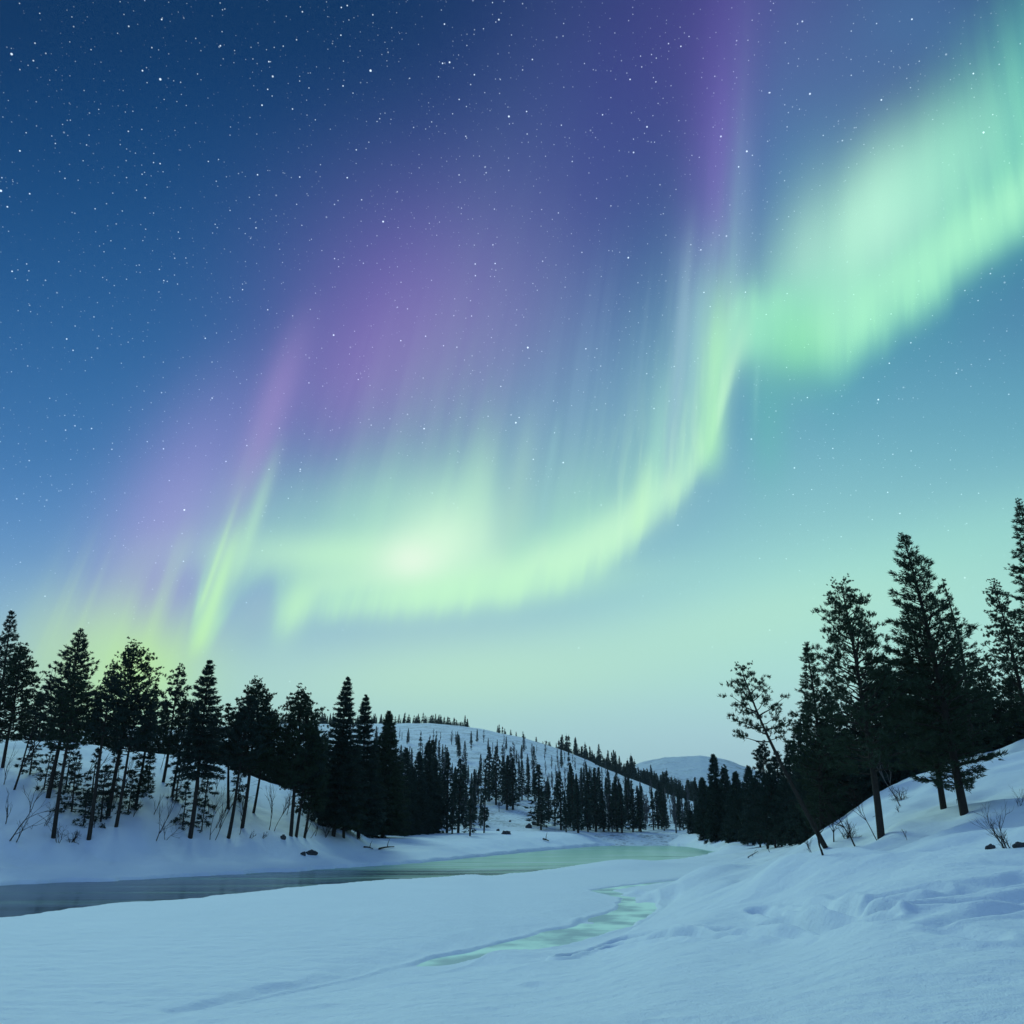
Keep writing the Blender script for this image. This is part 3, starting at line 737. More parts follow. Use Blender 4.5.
def conifer(kind, H, seed, crown0, wid, dense=1.0, lean=(0, 0), px=0.06, curve_=0.0, patch=0.0):
    """returns (trunk verts, faces), (crown verts, faces). base at origin.
    kind: spruce (cone of drooping sprays), pine (rounded clumps), fir (open cone of tufted limbs)"""
    R_ = np.random.default_rng(seed)
    top = np.array([lean[0], lean[1], H])
    spine = bent((0, 0, -0.6), top, 14, H * 0.008, R_)
    tq = np.linspace(0, 1, 14); spine[:, 0] += curve_ * 4 * tq * (1 - tq)
    r0 = 0.0115 * H + 0.03
    tz = np.linspace(0, 1, 14)
    T_ = Soup(); T_.add(*tube(spine, r0 * (1 - tz) ** 0.8 + 0.012, 8))
    def at(t):
        q = np.clip(t, 0, 1) * 13; i = int(min(q, 12)); return spine[i] * (1 - (q - i)) + spine[i + 1] * (q - i)
    TC, TD = [], []
    span = 1 - crown0
    nb = int(span * H * {'spruce': 9.0, 'pine': 5.2, 'fir': 6.6}[kind] * dense)
    phase = 0.0
    gaps = R_.uniform(0, 1, 8)
    for k in range(nb):
        u = (k + R_.uniform(0, 0.9)) / nb                 # 0 base of crown .. 1 top
        if kind != 'pine':
            nw = max(4, span * H / (0.034 * H)); u = min(0.995, (math.floor(u * nw) + R_.uniform(0.0, 0.62)) / nw)
        t = crown0 + span * u
        p = at(t)
        phase += 2.4 + R_.uniform(-0.5, 0.5)
        az = phase
        if kind == 'spruce':
            L_ = wid * 1.12 * (1 - u) ** 0.85 * (0.6 + 0.4 * min(1, u * 5 + 0.35)) * R_.uniform(0.55, 1.18) + 0.06
            el0, el1 = 0.05 + 0.65 * u ** 2, -0.35 + 0.75 * u
        elif kind == 'fir':
            L_ = wid * 1.38 * (1 - u) ** 0.85 * (0.3 + 0.7 * min(1, u * 3.5)) * R_.uniform(0.45, 1.12) + 0.08
            el0, el1 = 0.10 + 0.6 * u, 0.25 + 0.4 * u
        else:
            shape = math.sin(math.pi * min(1, (0.18 + 0.82 * u)) ** 0.9) ** 0.6 if u < 0.97 else 0.3
            L_ = 1.2 * wid * shape * R_.uniform(0.45, 1.15) * (1 - 0.45 * u) + 0.2
            el0, el1 = 0.15 + 0.55 * u, 0.55 + 0.5 * u
            if u < 0.25: el0 -= 0.25
        if patch and R_.uniform() < patch: continue
        m_ = 6
        q = np.linspace(0, 1, m_)
        el = el0 + (el1 - el0) * q
        dr = np.stack([np.cos(el) * math.cos(az), np.cos(el) * math.sin(az), np.sin(el)], 1)
        bp = p + np.concatenate([[np.zeros(3)], np.cumsum(dr[1:] * L_ / (m_ - 1), 0)])
        bp[1:, :2] += R_.normal(size=(m_ - 1, 2)) * 0.03 * L_
        T_.add(*tube(bp, (0.018 * L_ + 0.010) * (1 - q * 0.8), 4))
        # tufts
        if kind == 'spruce':
            nt_ = max(4, int(L_ * 11.0 / max(px / 0.06, 1) ** 0.6))
            w = R_.uniform(0.12, 1.0, nt_) ** 0.8
        elif kind == 'fir':
            nt_ = max(4, int(L_ * 11.0 / max(px / 0.06, 1) ** 0.6))
            w = 1 - R_.uniform(0, 0.75, nt_) ** 1.25
        else:
            nt_ = max(8, int(L_ * 17.0 / max(px / 0.06, 1) ** 0.6))
            w = 1 - R_.uniform(0, 0.62, nt_) ** 1.3
        idx = w * (m_ - 1); i0 = np.minimum(idx.astype(int), m_ - 2); fr = (idx - i0)[:, None]
        c = bp[i0] * (1 - fr) + bp[i0 + 1] * fr
        side = np.array([-math.sin(az), math.cos(az), 0.0])
        lat = R_.uniform(-1, 1, (nt_, 1)) * (0.30 * L_ * (1.15 - w[:, None]) + 0.08)
        if kind == 'pine': lat = lat * 0.5
        c = c + side * lat
        if kind == 'spruce': c[:, 2] -= R_.uniform(0, 0.16, nt_) * (1 - u) * 1.4 + np.abs(lat[:, 0]) * 0.25
        elif kind == 'pine':
            # foliage sits in flattened pads near the ends of the limb
            npad = 2 + (L_ > 1.0) + (L_ > 1.8) + (L_ > 2.6)
            pw = np.sort(R_.uniform(0.42, 1.0, npad)); pw[-1] = 1.0
            pc = np.stack([np.interp(pw, q, bp[:, a_]) for a_ in range(3)], 1) + side * R_.uniform(-0.25, 0.25, (npad, 1)) * L_
            pid = R_.integers(0, npad, nt_); rr = 0.075 + 0.062 * L_
            c = pc[pid] + R_.normal(size=(nt_, 3)) * np.array([rr, rr, rr * 0.36])
        else: c += R_.normal(size=(nt_, 3)) * 0.06
        dd = dr[i0] + side * np.sign(lat) * 0.55
        if kind == 'pine': dd = dd * 0.8 + np.array([0, 0, 0.45])
        TC.append(c); TD.append(dd)
        # side twigs of bigger limbs
    TC.append(np.array([at(t) for t in np.linspace(1 - 0.04 * span, 0.985, 5)])); TD.append(np.tile([0, 0, 1.0], (5, 1)))
    C = np.concatenate(TC); Dd = np.concatenate(TD)
    tp = np.clip(0.45 + (H - C[:, 2]) / (0.12 * H), 0.45, 1.0)
    # a few dead stubs under the crown
    for k in range(int(crown0 * H * 1.1)):
        t = R_.uniform(crown0 * 0.45, crown0); p = at(t); az = R_.uniform(0, 6.28); L_ = R_.uniform(0.3, 1.2)
        bp = np.stack([p, p + L_ * 0.5 * np.array([math.cos(az), math.sin(az), -0.1]), p + L_ * np.array([math.cos(az + 0.2), math.sin(az + 0.2), -0.25])])
        T_.add(*tube(bp, [0.02, 0.014, 0.005], 3))
    if kind == 'spruce': v, f = needles(C, Dd, 0.26 * max(1, px / 0.09), max(px * 0.9, 0.05), 8, 0.5, R_, tp)
    elif kind == 'fir': v, f = needles(C, Dd, 0.23 * max(1, px / 0.09), max(px * 0.8, 0.045), 9, 0.5, R_, tp)
    else: v, f = needles(C, Dd, 0.18 * max(1, px / 0.09), max(px * 0.75, 0.04), 13, 0.75, R_, None if u < 0 else tp)
    return T_.arrays(), (v, f)

def plant_tree(name, kind, base, top, crown0, wid, label, cat, group=None, seed=1, dense=1.0, depth_lean=0.0, curve_=0.0, mat=None, patch=0.0, needle=None):
    """base, top: world points; the tree is built upright-leaning from base to top"""
    bx_, by_, bz_ = base; tx_, ty_, tz_ = top
    H = tz_ - bz_; px_ = max(by_, 10) / FPX
    (tv, tf), (cv, cf) = conifer(kind, H, seed, crown0, wid, dense, (tx_ - bx_, ty_ - by_ + depth_lean), px_, curve_, patch)
    e = bpy.data.objects.new(name, None); COL.objects.link(e); e.location = (bx_, by_, bz_); e.empty_display_size = 0.5
    tag(e, label, cat, group)
    mesh_obj('trunk', tv, tf, mat or M_BARK, e, smooth=True)
    mesh_obj('crown', cv, cf, needle or M_NEEDLE, e)
    return e

def at_depth(px, py, y):
    return (s_of(px, py) * y, y, CAM_Z + slope_of(py) * y)

def place(name, kind, b, t, crown_py, width_px, label, cat='tree', depth=None, **kw):
    """b, t: where foot and tip are seen; depth only for trees whose foot is hidden"""
    if depth is None:
        h = hit(*b)
        base = h
    else:
        x, y, _ = at_depth(b[0], b[1], depth); base = (x, y, float(land(np.array([x]), np.array([y]))[0]))
    y = base[1]
    top = at_depth(t[0], t[1], y)
    zc = at_depth(t[0], crown_py, y)[2]
    H = top[2] - base[2]
    c0 = min(max((zc - base[2]) / H, 0.03), 0.9)
    wid = width_px / FPX * y / 2
    return plant_tree(name, kind, base, top, c0, wid, label, cat, **kw)

S_ = 11
def nxt():
    global S_; S_ += 1; return S_
PINES = 'pines on the left bank'
# ---- left bank, named trees (foot, tip, lowest foliage, crown width in picture units)
left = [
 ('pine_tree', 'fir', (-9, 752), (12, 610), 735, 34, 'tall narrow pine at the very left edge, its pointed tip above all its neighbours', 1.3),
 ('pine_tree', 'pine', (3, 768), (21, 646), 738, 46, 'broad rounded pine second from the left edge with a dense dark crown', 1.6),
 ('pine_tree', 'fir', (48, 798), (81, 629), 745, 56, 'big full-crowned pine with pointed tip and thick trunk leaning right, left bank', 2.0),
 ('pine_tree', 'pine', (54, 838), (76, 672), 748, 40, 'pine with a long bare trunk footed low on the left bank beside two crossed saplings', 1.5),
 ('pine_tree', 'pine', (89, 840), (112, 672), 735, 34, 'pine on a long bare slanting trunk, footed lowest of all near the shoreline', 1.5),
 ('pine_tree', 'pine', (108, 816), (134, 645), 748, 56, 'open-topped pine with a round tuft at its tip against the yellow-green glow', 1.5),
 ('pine_tree', 'pine', (116, 827), (139, 690), 752, 44, 'shaggy pine standing just in front of the round-tufted pine', 1.6),
 ('pine_tree', 'spruce', (135, 808), (156, 684), 790, 22, 'thin ragged spruce with sparse branches down to mid trunk on the left slope', 0.9),
 ('pine_tree', 'pine', (163, 782), (180, 667), 740, 28, 'slender see-through pine with airy tip beside the dense pointed spruce', 1.0),
 ('pine_tree', 'pine', (172, 797), (187, 700), 752, 26, 'short pine with thin bare trunk under the slender see-through pine', 1.3),
 ('spruce_tree', 'spruce', (190, 838), (210, 659), 770, 42, 'dense dark spruce with double pointed tip, the tallest of the middle left bank', 2.2),
 ('spruce_tree', 'spruce', (229, 810), (228, 703), 760, 20, 'thin pale spruce spire rising between two broad pines', 1.0),
 ('pine_tree', 'pine', (228, 838), (250, 700), 768, 38, 'pine with long thin bare trunk whose foot stands lowest left of the broad pine', 1.6),
 ('pine_tree', 'pine', (242, 828), (257, 682), 772, 46, 'broad pine with uneven bushy top and thick straight trunk', 2.0),
 ('pine_tree', 'pine', (253, 813), (270, 715), 770, 28, 'small pine tucked against the right side of the broad bushy-topped pine', 1.5),
 ('pine_tree', 'pine', (291, 836), (301, 691), 785, 46, 'full pine with rounded bushy top just left of the tall pointed spruces', 2.1),
 ('pine_tree', 'pine', (296, 837), (310, 722), 790, 34, 'lower pine pressed against the full round-topped one, trunks nearly touching', 1.7),
 ('pine_tree', 'spruce', (304, 838), (318, 735), 805, 26, 'short spruce with drooping skirt of low branches right of the paired trunks', 1.6),
 ('spruce_tree', 'spruce', (333, 836), (348, 677), 815, 42, 'tall pointed spruce with a slim open spire above a dense body', 2.0),
 ('spruce_tree', 'spruce', (344, 838), (341, 730), 820, 34, 'squat dark spruce filling the gap left of the slim-spired spruce', 1.9),
 ('spruce_tree', 'spruce', (358, 838), (366, 695), 822, 36, 'second pointed spruce right of the slim-spired one and slightly lower', 2.0),
 ('spruce_tree', 'spruce', (383, 838), (389, 711), 826, 40, 'cone-shaped spruce with clean narrow tip at the right end of the big trees', 2.0),
 ('spruce_tree', 'spruce', (372, 837), (376, 742), 826, 26, 'low spruce wedged between two pointed spruces, only its shoulder showing', 1.8),
]
for nm, kd, b, t, cpy, wpx, lab, dn in left:
    place(nm, kd, b, t, cpy, wpx * 1.22, lab, seed=nxt(), dense=dn * 1.25, needle=M_NEEDLE if S_ % 2 else M_NEEDLE2, curve_=0.12)
YS = 'young spruces with sparse low boughs on the left slope'
for k, (bx_, by_, tx, ty, w) in enumerate([(72, 812, 78, 752, 34), (101, 822, 106, 765, 30), (112, 800, 118, 750, 30), (66, 790, 72, 745, 30), (92, 800, 98, 748, 30), (205, 808, 211, 752, 26), (183, 826, 187, 782, 24), (176, 800, 182, 752, 22),
        (44, 790, 52, 745, 26), (128, 812, 134, 772, 26), (316, 812, 322, 770, 26), (238, 800, 242, 762, 22), (202, 830, 206, 796, 18), (148, 790, 152, 750, 22), (30, 775, 38, 725, 26), (84, 826, 88, 790, 20)]):
    place('young_spruce', 'spruce', (bx_, by_), (tx, ty), by_ - 4, w, 'young spruce with sparse dark low boughs under the tall trees of the left slope',
          group=YS, seed=nxt(), dense=0.95, needle=M_NEEDLE2, patch=0.2)
# dark thicket right of them, feet on the bank shelf, and trees behind the crest
TH = 'dark spruces crowded at the bend of the bank'
thick = [(322, 752, 105, 30), (331, 762, 112, 28), (356, 748, 118, 30), (398, 762, 110, 26), (405, 748, 115, 26), (412, 766, 120, 24), (420, 752, 128, 26), (428, 741, 132, 24), (436, 760, 138, 22),
         (340, 770, 108, 26), (366, 765, 112, 26), (380, 775, 116, 22), (394, 782, 112, 22), (402, 790, 120, 18), (424, 780, 134, 20)]
for k, (tx, ty, dp, w) in enumerate(thick):
    dp = max(dp, 98 + (tx - 330) * 0.72)
    place('spruce_tree', 'spruce', (tx - 4, 838), (tx + random.uniform(-1, 3), ty), 842, w, 'dark narrow spruce packed in the thicket where the left bank meets the river bend',
          group=TH, depth=dp, seed=nxt(), dense=1.5, needle=M_NEEDLE2)
BC = 'trees behind the crest of the left bank'
for k, (tx, ty, dp, w) in enumerate([(40, 692, 112, 26), (60, 690, 110, 24), (98, 698, 116, 26), (122, 712, 118, 22), (150, 705, 120, 24), (166, 700, 122, 22), (196, 706, 124, 26), (218, 712, 126, 20), (238, 722, 128, 22), (262, 726, 130, 22),
        (276, 716, 132, 24), (288, 728, 134, 22), (316, 728, 138, 22), (325, 735, 138, 20), (142, 730, 116, 26), (205, 735, 122, 26), (268, 742, 128, 26), (246, 745, 126, 26), (285, 752, 130, 26), (306, 752, 134, 26), (-20, 660, 108, 28), (26, 700, 110, 24),
        (76, 716, 106, 30), (108, 722, 110, 30), (176, 735, 118, 24), (226, 742, 124, 22), (330, 765, 132, 24), (318, 770, 130, 24)]):
    place('spruce_tree', ['spruce', 'pine', 'spruce'][k % 3], (tx - 6, 775), (tx, ty), 790, w, 'dark tree half hidden behind the crest of the left bank, only its crown showing',
          group=BC, depth=dp, seed=nxt(), dense=1.5, needle=M_NEEDLE)

# ---- right bank
R_trees = [
 ('pine_tree', 'pine', (830, 846), (741, 667), 738, 50, 'crooked lone pine leaning far left over the river with bare curved trunk', 1.25, None, -0.3),
 ('pine_tree', 'pine', (880, 838), (841, 586), 765, 92, 'large open-crowned pine with thick left-leaning trunk right of the crooked leaning pine', 1.9, None, 0.3),
 ('spruce_tree', 'fir', (964, 814), (902, 533), 778, 104, 'tallest conifer of the right bank with pointed tip and full tiered branches', 2.3, None, 0.2),
 ('pine_tree', 'fir', (943, 809), (906, 606), 772, 90, 'lower conifer with its own leaning trunk merged into the tallest one', 1.9, None, 0.2),
 ('pine_tree', 'fir', (975, 780), (943, 580), 760, 44, 'slim ragged conifer with open side branches right behind the tallest one', 0.9, 60, 0.5),
 ('pine_tree', 'pine', (1034, 760), (993, 583), 755, 50, 'airy pine with rounded sparse top beside the right edge', 1.4, 62, 0.3),
 ('spruce_tree', 'fir', (1072, 770), (1018, 500), 745, 82, 'very tall conifer cut by the right edge, only its left branches in view', 1.9, 52, 0.2),
 ('spruce_tree', 'fir', (822, 838), (806, 643), 825, 56, 'dark spruce just left of the large open-crowned pine, irregular bushy top', 2.3, 58, 0.2),
 ('pine_tree', 'pine', (970, 760), (985, 668), 752, 34, 'small thin-topped pine behind the slope between the tallest conifer and right edge', 1.3, 70, 0.1),
 ('pine_tree', 'pine', (1010, 760), (972, 655), 755, 40, 'half-bare pine with fine twigs showing above the dark thicket', 1.0, 72, 0.1),
]
for nm, kd, b, t, cpy, wpx, lab, dn, dp, cv in R_trees:
    place(nm, kd, b, t, cpy, wpx * 1.12, lab, seed=nxt(), dense=dn * 1.15, depth=dp, curve_=cv, needle=M_NEEDLE)
RB = 'dark conifers crowding behind the right-hand slope'
for k, (bx_, tx, ty, dp, w) in enumerate([(850, 826, 690, 64, 60), (872, 850, 700, 66, 62), (888, 868, 655, 66, 60), (905, 884, 662, 68, 64), (925, 905, 650, 68, 64), (944, 926, 640, 70, 60), (960, 944, 655, 70, 62), (980, 958, 660, 72, 54), (1000, 976, 690, 74, 50),
        (1018, 996, 700, 74, 46), (1035, 1012, 676, 74, 44), (862, 838, 735, 60, 60), (900, 880, 730, 62, 60), (935, 915, 725, 64, 60), (975, 955, 728, 66, 50), (835, 815, 740, 64, 52), (1052, 1030, 690, 70, 46)]):
    place('spruce_tree', ['spruce', 'fir'][k % 2], (bx_, 830), (tx, ty), 835, w * 1.15, 'dark conifer massed behind the snowy right-hand slope, trunk hidden by the others',
          group=RB, depth=dp, seed=nxt(), dense=2.8, needle=M_NEEDLE2)
RF = 'dark spruces on the far right bank of the bend'
for k, (tx, ty, dp, w) in enumerate([(713, 754, 150, 22), (702, 778, 165, 18), (724, 768, 150, 20), (735, 772, 135, 26), (748, 766, 125, 28), (762, 744, 105, 36), (776, 750, 100, 34), (788, 740, 95, 34), (798, 722, 88, 36), (806, 700, 78, 40), (755, 778, 115, 30),
        (742, 790, 128, 26), (730, 795, 140, 22), (720, 790, 150, 20), (770, 772, 98, 34), (784, 778, 92, 34), (796, 765, 86, 36), (812, 740, 76, 40), (822, 720, 72, 42), (708, 800, 170, 16), (697, 806, 185, 12), (690, 812, 190, 9)]):
    place('spruce_tree', ['spruce', 'spruce', 'pine'][k % 3], (tx + 4, 836), (tx, ty), 836, w, 'dark spruce in the dense stand along the far right bank below the distant mountain',
          group=RF, depth=dp, seed=nxt(), dense=1.7, needle=M_NEEDLE2)

# ---- snowy hill across the river: small trees, each one its own object, a few shared shapes
def small_tree(kind, seed):
    R_ = np.random.default_rng(seed); T_ = Soup(); H = 10.0
    tv, tf = tube(np.array([[0, 0, -0.5], [R_.normal() * 0.1, 0, 5], [R_.normal() * 0.15, 0, 9.6]]), [0.22, 0.15, 0.06], 5)
    T_.add(tv, np.concatenate([tf[:, [0, 1, 2]], tf[:, [0, 2, 3]]]))
    ntrunk = len(T_.f[0])
    if kind == 'birch':
        for k in range(34):
            z = R_.uniform(1.5, 9); az = R_.uniform(0, 6.28); L_ = R_.uniform(0.5, 1.6) * (1 - (z / 13))
            p = np.array([[0, 0, z], [math.cos(az) * L_ * 0.6, math.sin(az) * L_ * 0.6, z + L_ * 0.7], [math.cos(az) * L_, math.sin(az) * L_, z + L_ * 1.6]])
            v, f = tube(p, [0.12, 0.09, 0.06], 3); T_.add(v, np.concatenate([f[:, [0, 1, 2]], f[:, [0, 2, 3]]]))
        v, f = T_.arrays(); return v, f, np.zeros(len(f), int)
    n = 300
    z = R_.uniform(0.02, 1, n) ** 0.9; az = R_.uniform(0, 6.28, n)
    w = {'slim': 0.85, 'full': 1.45, 'ragged': 1.1}[kind]
    if kind == 'ragged': keep = np.sin(z * 22 + R_.uniform(0, 6)) > -0.5; z = z[keep]; az = az[keep]; n = len(z)
    r = w * (1 - z) ** 0.85 * R_.uniform(0.1, 1.15, n)
    C = np.stack([r * np.cos(az), r * np.sin(az), 0.8 + z * 9.2], 1)
    Dd = np.stack([np.cos(az), np.sin(az), np.full(n, -0.25)], 1)
    v, f = needles(C, Dd, 0.8, 0.3, 3, 0.4, R_, 0.3 + 0.75 * (1 - z)); nn = len(f)
    T_.add(v, f)
    v, f = T_.arrays()
    return v, f, np.concatenate([np.zeros(ntrunk, int), np.ones(nn, int)])
M_TWIG = plain_mat('grey_twigs', (0.05, 0.05, 0.055), (0.12, 0.12, 0.125), scale=3.0, bump=0)
protos = {}
for kd in ('slim', 'full', 'ragged', 'birch'):
    for q in range(3):
        v, f, mi = small_tree(kd, 500 + q * 7 + len(kd))
        o = mesh_obj('spruce_tree' if kd != 'birch' else 'birch_tree', v, f, [M_TWIG if kd == 'birch' else M_BARK, M_NEEDLE2], matidx=mi)
        protos[(kd, q)] = (o, o.data, [False])
def hill_tree(px, py, hpx, kd, wf=1.0):
    h = hit(px, py, land)
    if h is None: return None
    q = random.randrange(3); o, me, used = protos[(kd, q)]
    if not used[0]: c = o; used[0] = True
    else: c = o.copy(); COL.objects.link(c)
    H = hpx / FPX * h[1] / 1.06
    c.location = (h[0], h[1], h[2] - 0.2)
    c.scale = (H / 10 * wf, H / 10 * wf, H / 10); c.rotation_euler = (0, random.uniform(-0.03, 0.03), random.uniform(0, 6.28))
    if kd == 'birch': c.name = 'birch_tree'; tag(c, 'thin bare pale birch standing among small spruces on the snowy hillside', 'tree', 'bare birches on the snowy hill')
    elif py > 812: tag(c, 'small dark spruce in the row along the foot of the snowy hill', 'tree', 'spruces along the foot of the snowy hill')
    else: tag(c, 'small dark spruce scattered up the slope of the snowy hill', 'tree', 'spruces scattered on the snowy hill slope')
    return c
R2 = random.Random(5)
# named clumps
for px, py, h, kd, wf in [(430, 833, 88, 'full', 1.0), (438, 832, 60, 'slim', 1.0), (447, 833, 76, 'full', .9), (458, 833, 70, 'full', 1.0), (470, 836, 48, 'ragged', 1.0), (484, 833, 60, 'ragged', .7), (452, 834, 44, 'full', 1.0), (463, 818, 50, 'slim', 1.3),
        (489, 801, 52, 'full', 1.1), (496, 805, 56, 'full', 1.0), (503, 800, 42, 'slim', 1.2), (507, 810, 52, 'slim', 1.1), (513, 810, 50, 'slim', 1.2), (522, 800, 38, 'full', 1.0), (528, 800, 34, 'slim', 1.0), (538, 826, 58, 'full', 1.35), (541, 830, 40, 'full', 1.2),
        (549, 822, 36, 'slim', 1.2), (555, 826, 40, 'ragged', 1.0), (561, 830, 55, 'full', .95), (574, 831, 62, 'full', .95), (578, 833, 50, 'slim', 1.1), (590, 830, 54, 'full', 1.0), (596, 832, 60, 'full', 1.0), (588, 832, 42, 'slim', 1.0),
        (604, 832, 40, 'slim', 1.1), (617, 832, 52, 'full', 1.0), (622, 833, 46, 'slim', 1.2), (633, 832, 40, 'slim', 1.1), (641, 832, 38, 'slim', 1.2), (662, 829, 44, 'full', .9), (666, 829, 36, 'slim', 1.0), (676, 822, 24, 'slim', 1.0),
        (688, 832, 34, 'full', .9), (691, 824, 22, 'slim', 1), (705, 834, 30, 'full', 1.1), (698, 834, 36, 'ragged', .9), (524, 752, 18, 'full', .9), (459, 751, 15, 'full', .9), (477, 742, 13, 'slim', 1), (610, 812, 40, 'full', .8), (600, 805, 36, 'slim', 1.2)]:
    hill_tree(px, py, h, kd, wf)
n_ = 0
while n_ < 330:
    px = R2.uniform(372, 715); py = R2.uniform(742, 833)
    crest = np.interp(px, [380, 430, 480, 520, 560, 600, 640, 675, 705], [724, 725, 730, 738, 751, 768, 783, 797, 809])
    t = (py - crest) / (833 - crest)
    if t < 0.12: continue
    dens = 0.12 + 0.85 * t
    if px > 560: dens += 0.25
    if 484 < px < 562 and py > 803: continue
    if 470 < px < 500 and 755 < py < 800 and R2.random() < 0.7: continue
    if 535 < px < 570 and py < 790 and R2.random() < 0.75: continue
    if R2.random() > dens * 0.8 + 0.15: continue
    kd = R2.choice(['slim', 'ragged', 'birch', 'birch', 'birch', 'slim', 'slim', 'full'])
    hp = (12 + 24 * t) * R2.uniform(0.7, 1.25)
    if hill_tree(px, py, hp, kd, R2.uniform(0.75, 1.15)): n_ += 1
n_ = 0
while n_ < 85:
    px = R2.uniform(376, 700); crest = np.interp(px, [380, 430, 480, 520, 560, 600, 640, 675, 705], [724, 725, 730, 738, 751, 768, 783, 797, 809])
    t = R2.uniform(0.08, 0.8); py = crest + (833 - crest) * t
    if hill_tree(px, py, (10 + 16 * t) * R2.uniform(0.7, 1.25), 'birch', R2.uniform(0.8, 1.3)): n_ += 1
for (kd, q), (o, me, used) in protos.items():
    if not used[0]: bpy.data.objects.remove(o)

# far-off forest: crest of the hill and the ridge behind it, one mass
R3 = np.random.default_rng(99)
base_small = [small_tree(k, 900 + i)[:2] for i, k in enumerate(('slim', 'full', 'slim', 'ragged'))]
FV = Soup()
def mass_tree(x, y, z, H, wf=1.0):
    v, f = base_small[R3.integers(4)]
    a = R3.uniform(0, 6.28); ca, sa = math.cos(a), math.sin(a)
    k = H / 10
    q = np.stack([(v[:, 0] * ca - v[:, 1] * sa) * k * wf + x, (v[:, 0] * sa + v[:, 1] * ca) * k * wf + y, v[:, 2] * k + z - 0.2], 1)
    FV.add(q, f)
S0, T0, D0 = HC
px_of = lambda s: 512 + 822 * s
for k in range(720):
    p = R3.uniform(250, 706)
    if p < 470: pr = 1.0
    elif p < 560: pr = 0.2
    else: pr = 0.5
    if R3.uniform() > pr: continue
    s = sh(p); u = R3.uniform(0.99, 1.12) if p < 560 else R3.uniform(0.96, 1.25)
    dc = float(np.interp(s, S0, D0)); y = 195 + (dc - 195) * u; x = s * y
    z = float(hill_h(np.array([x]), np.array([y]))[0])
    hp = R3.uniform(5, 12) if p < 560 else R3.uniform(10, 24)
    mass_tree(x, y, z, hp / FPX * y, 1.2)
for k in range(900):
    p = R3.uniform(560, 900); s = sh(p); y = R3.uniform(560, 1000); x = s * y
    z = float(ridge_h(np.array([x]), np.array([y]))[0])
    if z < -10: continue
    mass_tree(x, y, z, R3.uniform(13, 22), 1.35)
v, f = FV.arrays()
forest = mesh_obj('forest', v, f, M_NEEDLE2)
tag(forest, 'distant dark spruce forest lining the hill crest and covering the ridge behind', 'forest', kind='stuff')

# ------------------------------------------------------------------ bare saplings and shrubs
def bare_plant(H, seed, spread=0.35, levels=4, lean=0.0, r0=0.03, splits=3):
    R_ = np.random.default_rng(seed); T_ = Soup()
    def grow(p, d, L_, r, lv):
        n = 5; pts = [p]
        for k in range(n - 1):
            d = d + R_.normal(size=3) * 0.10; d /= np.linalg.norm(d); pts.append(pts[-1] + d * L_ / (n - 1))
        T_.add(*tube(np.array(pts), np.linspace(r, r * 0.55, n), 5 if lv == levels else 3))
        if lv <= 1: return
        for k in range(splits + (lv == levels)):
            i = R_.integers(1, n) if k else n - 1
            dd = d + R_.normal(size=3) * spread * (1.5 if k else 0.6) + np.array([0, 0, 0.15]); dd /= np.linalg.norm(dd)
            grow(pts[i], dd, L_ * R_.uniform(0.5, 0.8), r * 0.6, lv - 1)
    grow(np.array([0, 0, -0.15]), np.array([lean, 0, 1.0]) / math.hypot(lean, 1), H * 0.45, r0, levels)
    return T_.arrays()
def shrub(px, py, hpx, label, lean=0.0, cat='shrub', name='bare_shrub', spread=0.35, r0=0.03, mat=None, stems=1, group=None, splits=3, levels=4):
    h = hit(px, py); S = Soup(); H = hpx / FPX * h[1]
    for k in range(stems):
        v, f = bare_plant(H * (1 if k == 0 else random.uniform(0.55, 0.95)), nxt(), spread, levels, lean + (0 if k == 0 else random.uniform(-0.6, 0.6)), r0, splits)
        if k: v = v + np.array([random.uniform(-.12, .12), random.uniform(-.12, .12), 0])
        S.add(v, f)
    v, f = S.arrays(); o = mesh_obj(name, v, f, mat or M_BARK, smooth=True); o.location = h; tag(o, label, cat, group); return o
shrub(9, 841, 62, 'leaning leafless sapling forked into a wide fan of twigs, at the left slope foot', 0.55, 'sapling', 'bare_sapling', 0.3, 0.06)
shrub(16, 842, 28, 'shorter leafless sapling crossing the leaning forked one at the left', 0.35, 'sapling', 'bare_sapling', 0.25, 0.05)
shrub(14, 790, 130, 'tall thin dead birch leaning right with a wispy top near the left edge', 0.22, 'sapling', 'bare_birch', 0.12, 0.11, levels=3)
shrub(58, 843, 22, 'small twiggy bush at the foot of the long bare pine trunk', 0.1, stems=3)
shrub(72, 842, 14, 'low tangle of dark brush in snow between two long bare pine trunks', 0.1, stems=6, spread=0.6)
shrub(44, 826, 24, 'pair of thin bare stems on the slope left of the low tangle of brush', 0.2, stems=2)
shrub(156, 841, 62, 'thin crooked sapling left of the dense dark spruce', 0.25, 'sapling', 'bare_sapling', 0.2, 0.05)
shrub(166, 840, 26, 'short leaning stems between the crooked sapling and dense dark spruce', 0.3, stems=2)
shrub(210, 840, 46, 'thin upright sapling just right of the dense dark spruce trunk', 0.05, 'sapling', 'bare_sapling', 0.15, 0.04)
shrub(215, 840, 54, 'slightly leaning twin of the thin sapling, a step further right', 0.15, 'sapling', 'bare_sapling', 0.15, 0.04)
shrub(269, 830, 44, 'thin bare birch stem between the bushy-topped pine and the paired trunks', 0.1, 'sapling', 'bare_sapling', 0.12, 0.05)
shrub(274, 831, 40, 'bare stem leaning right next to a straight thin birch on the left bank', 0.22, 'sapling', 'bare_sapling', 0.12, 0.04)
SL = 'bare saplings scattered on the left slope'
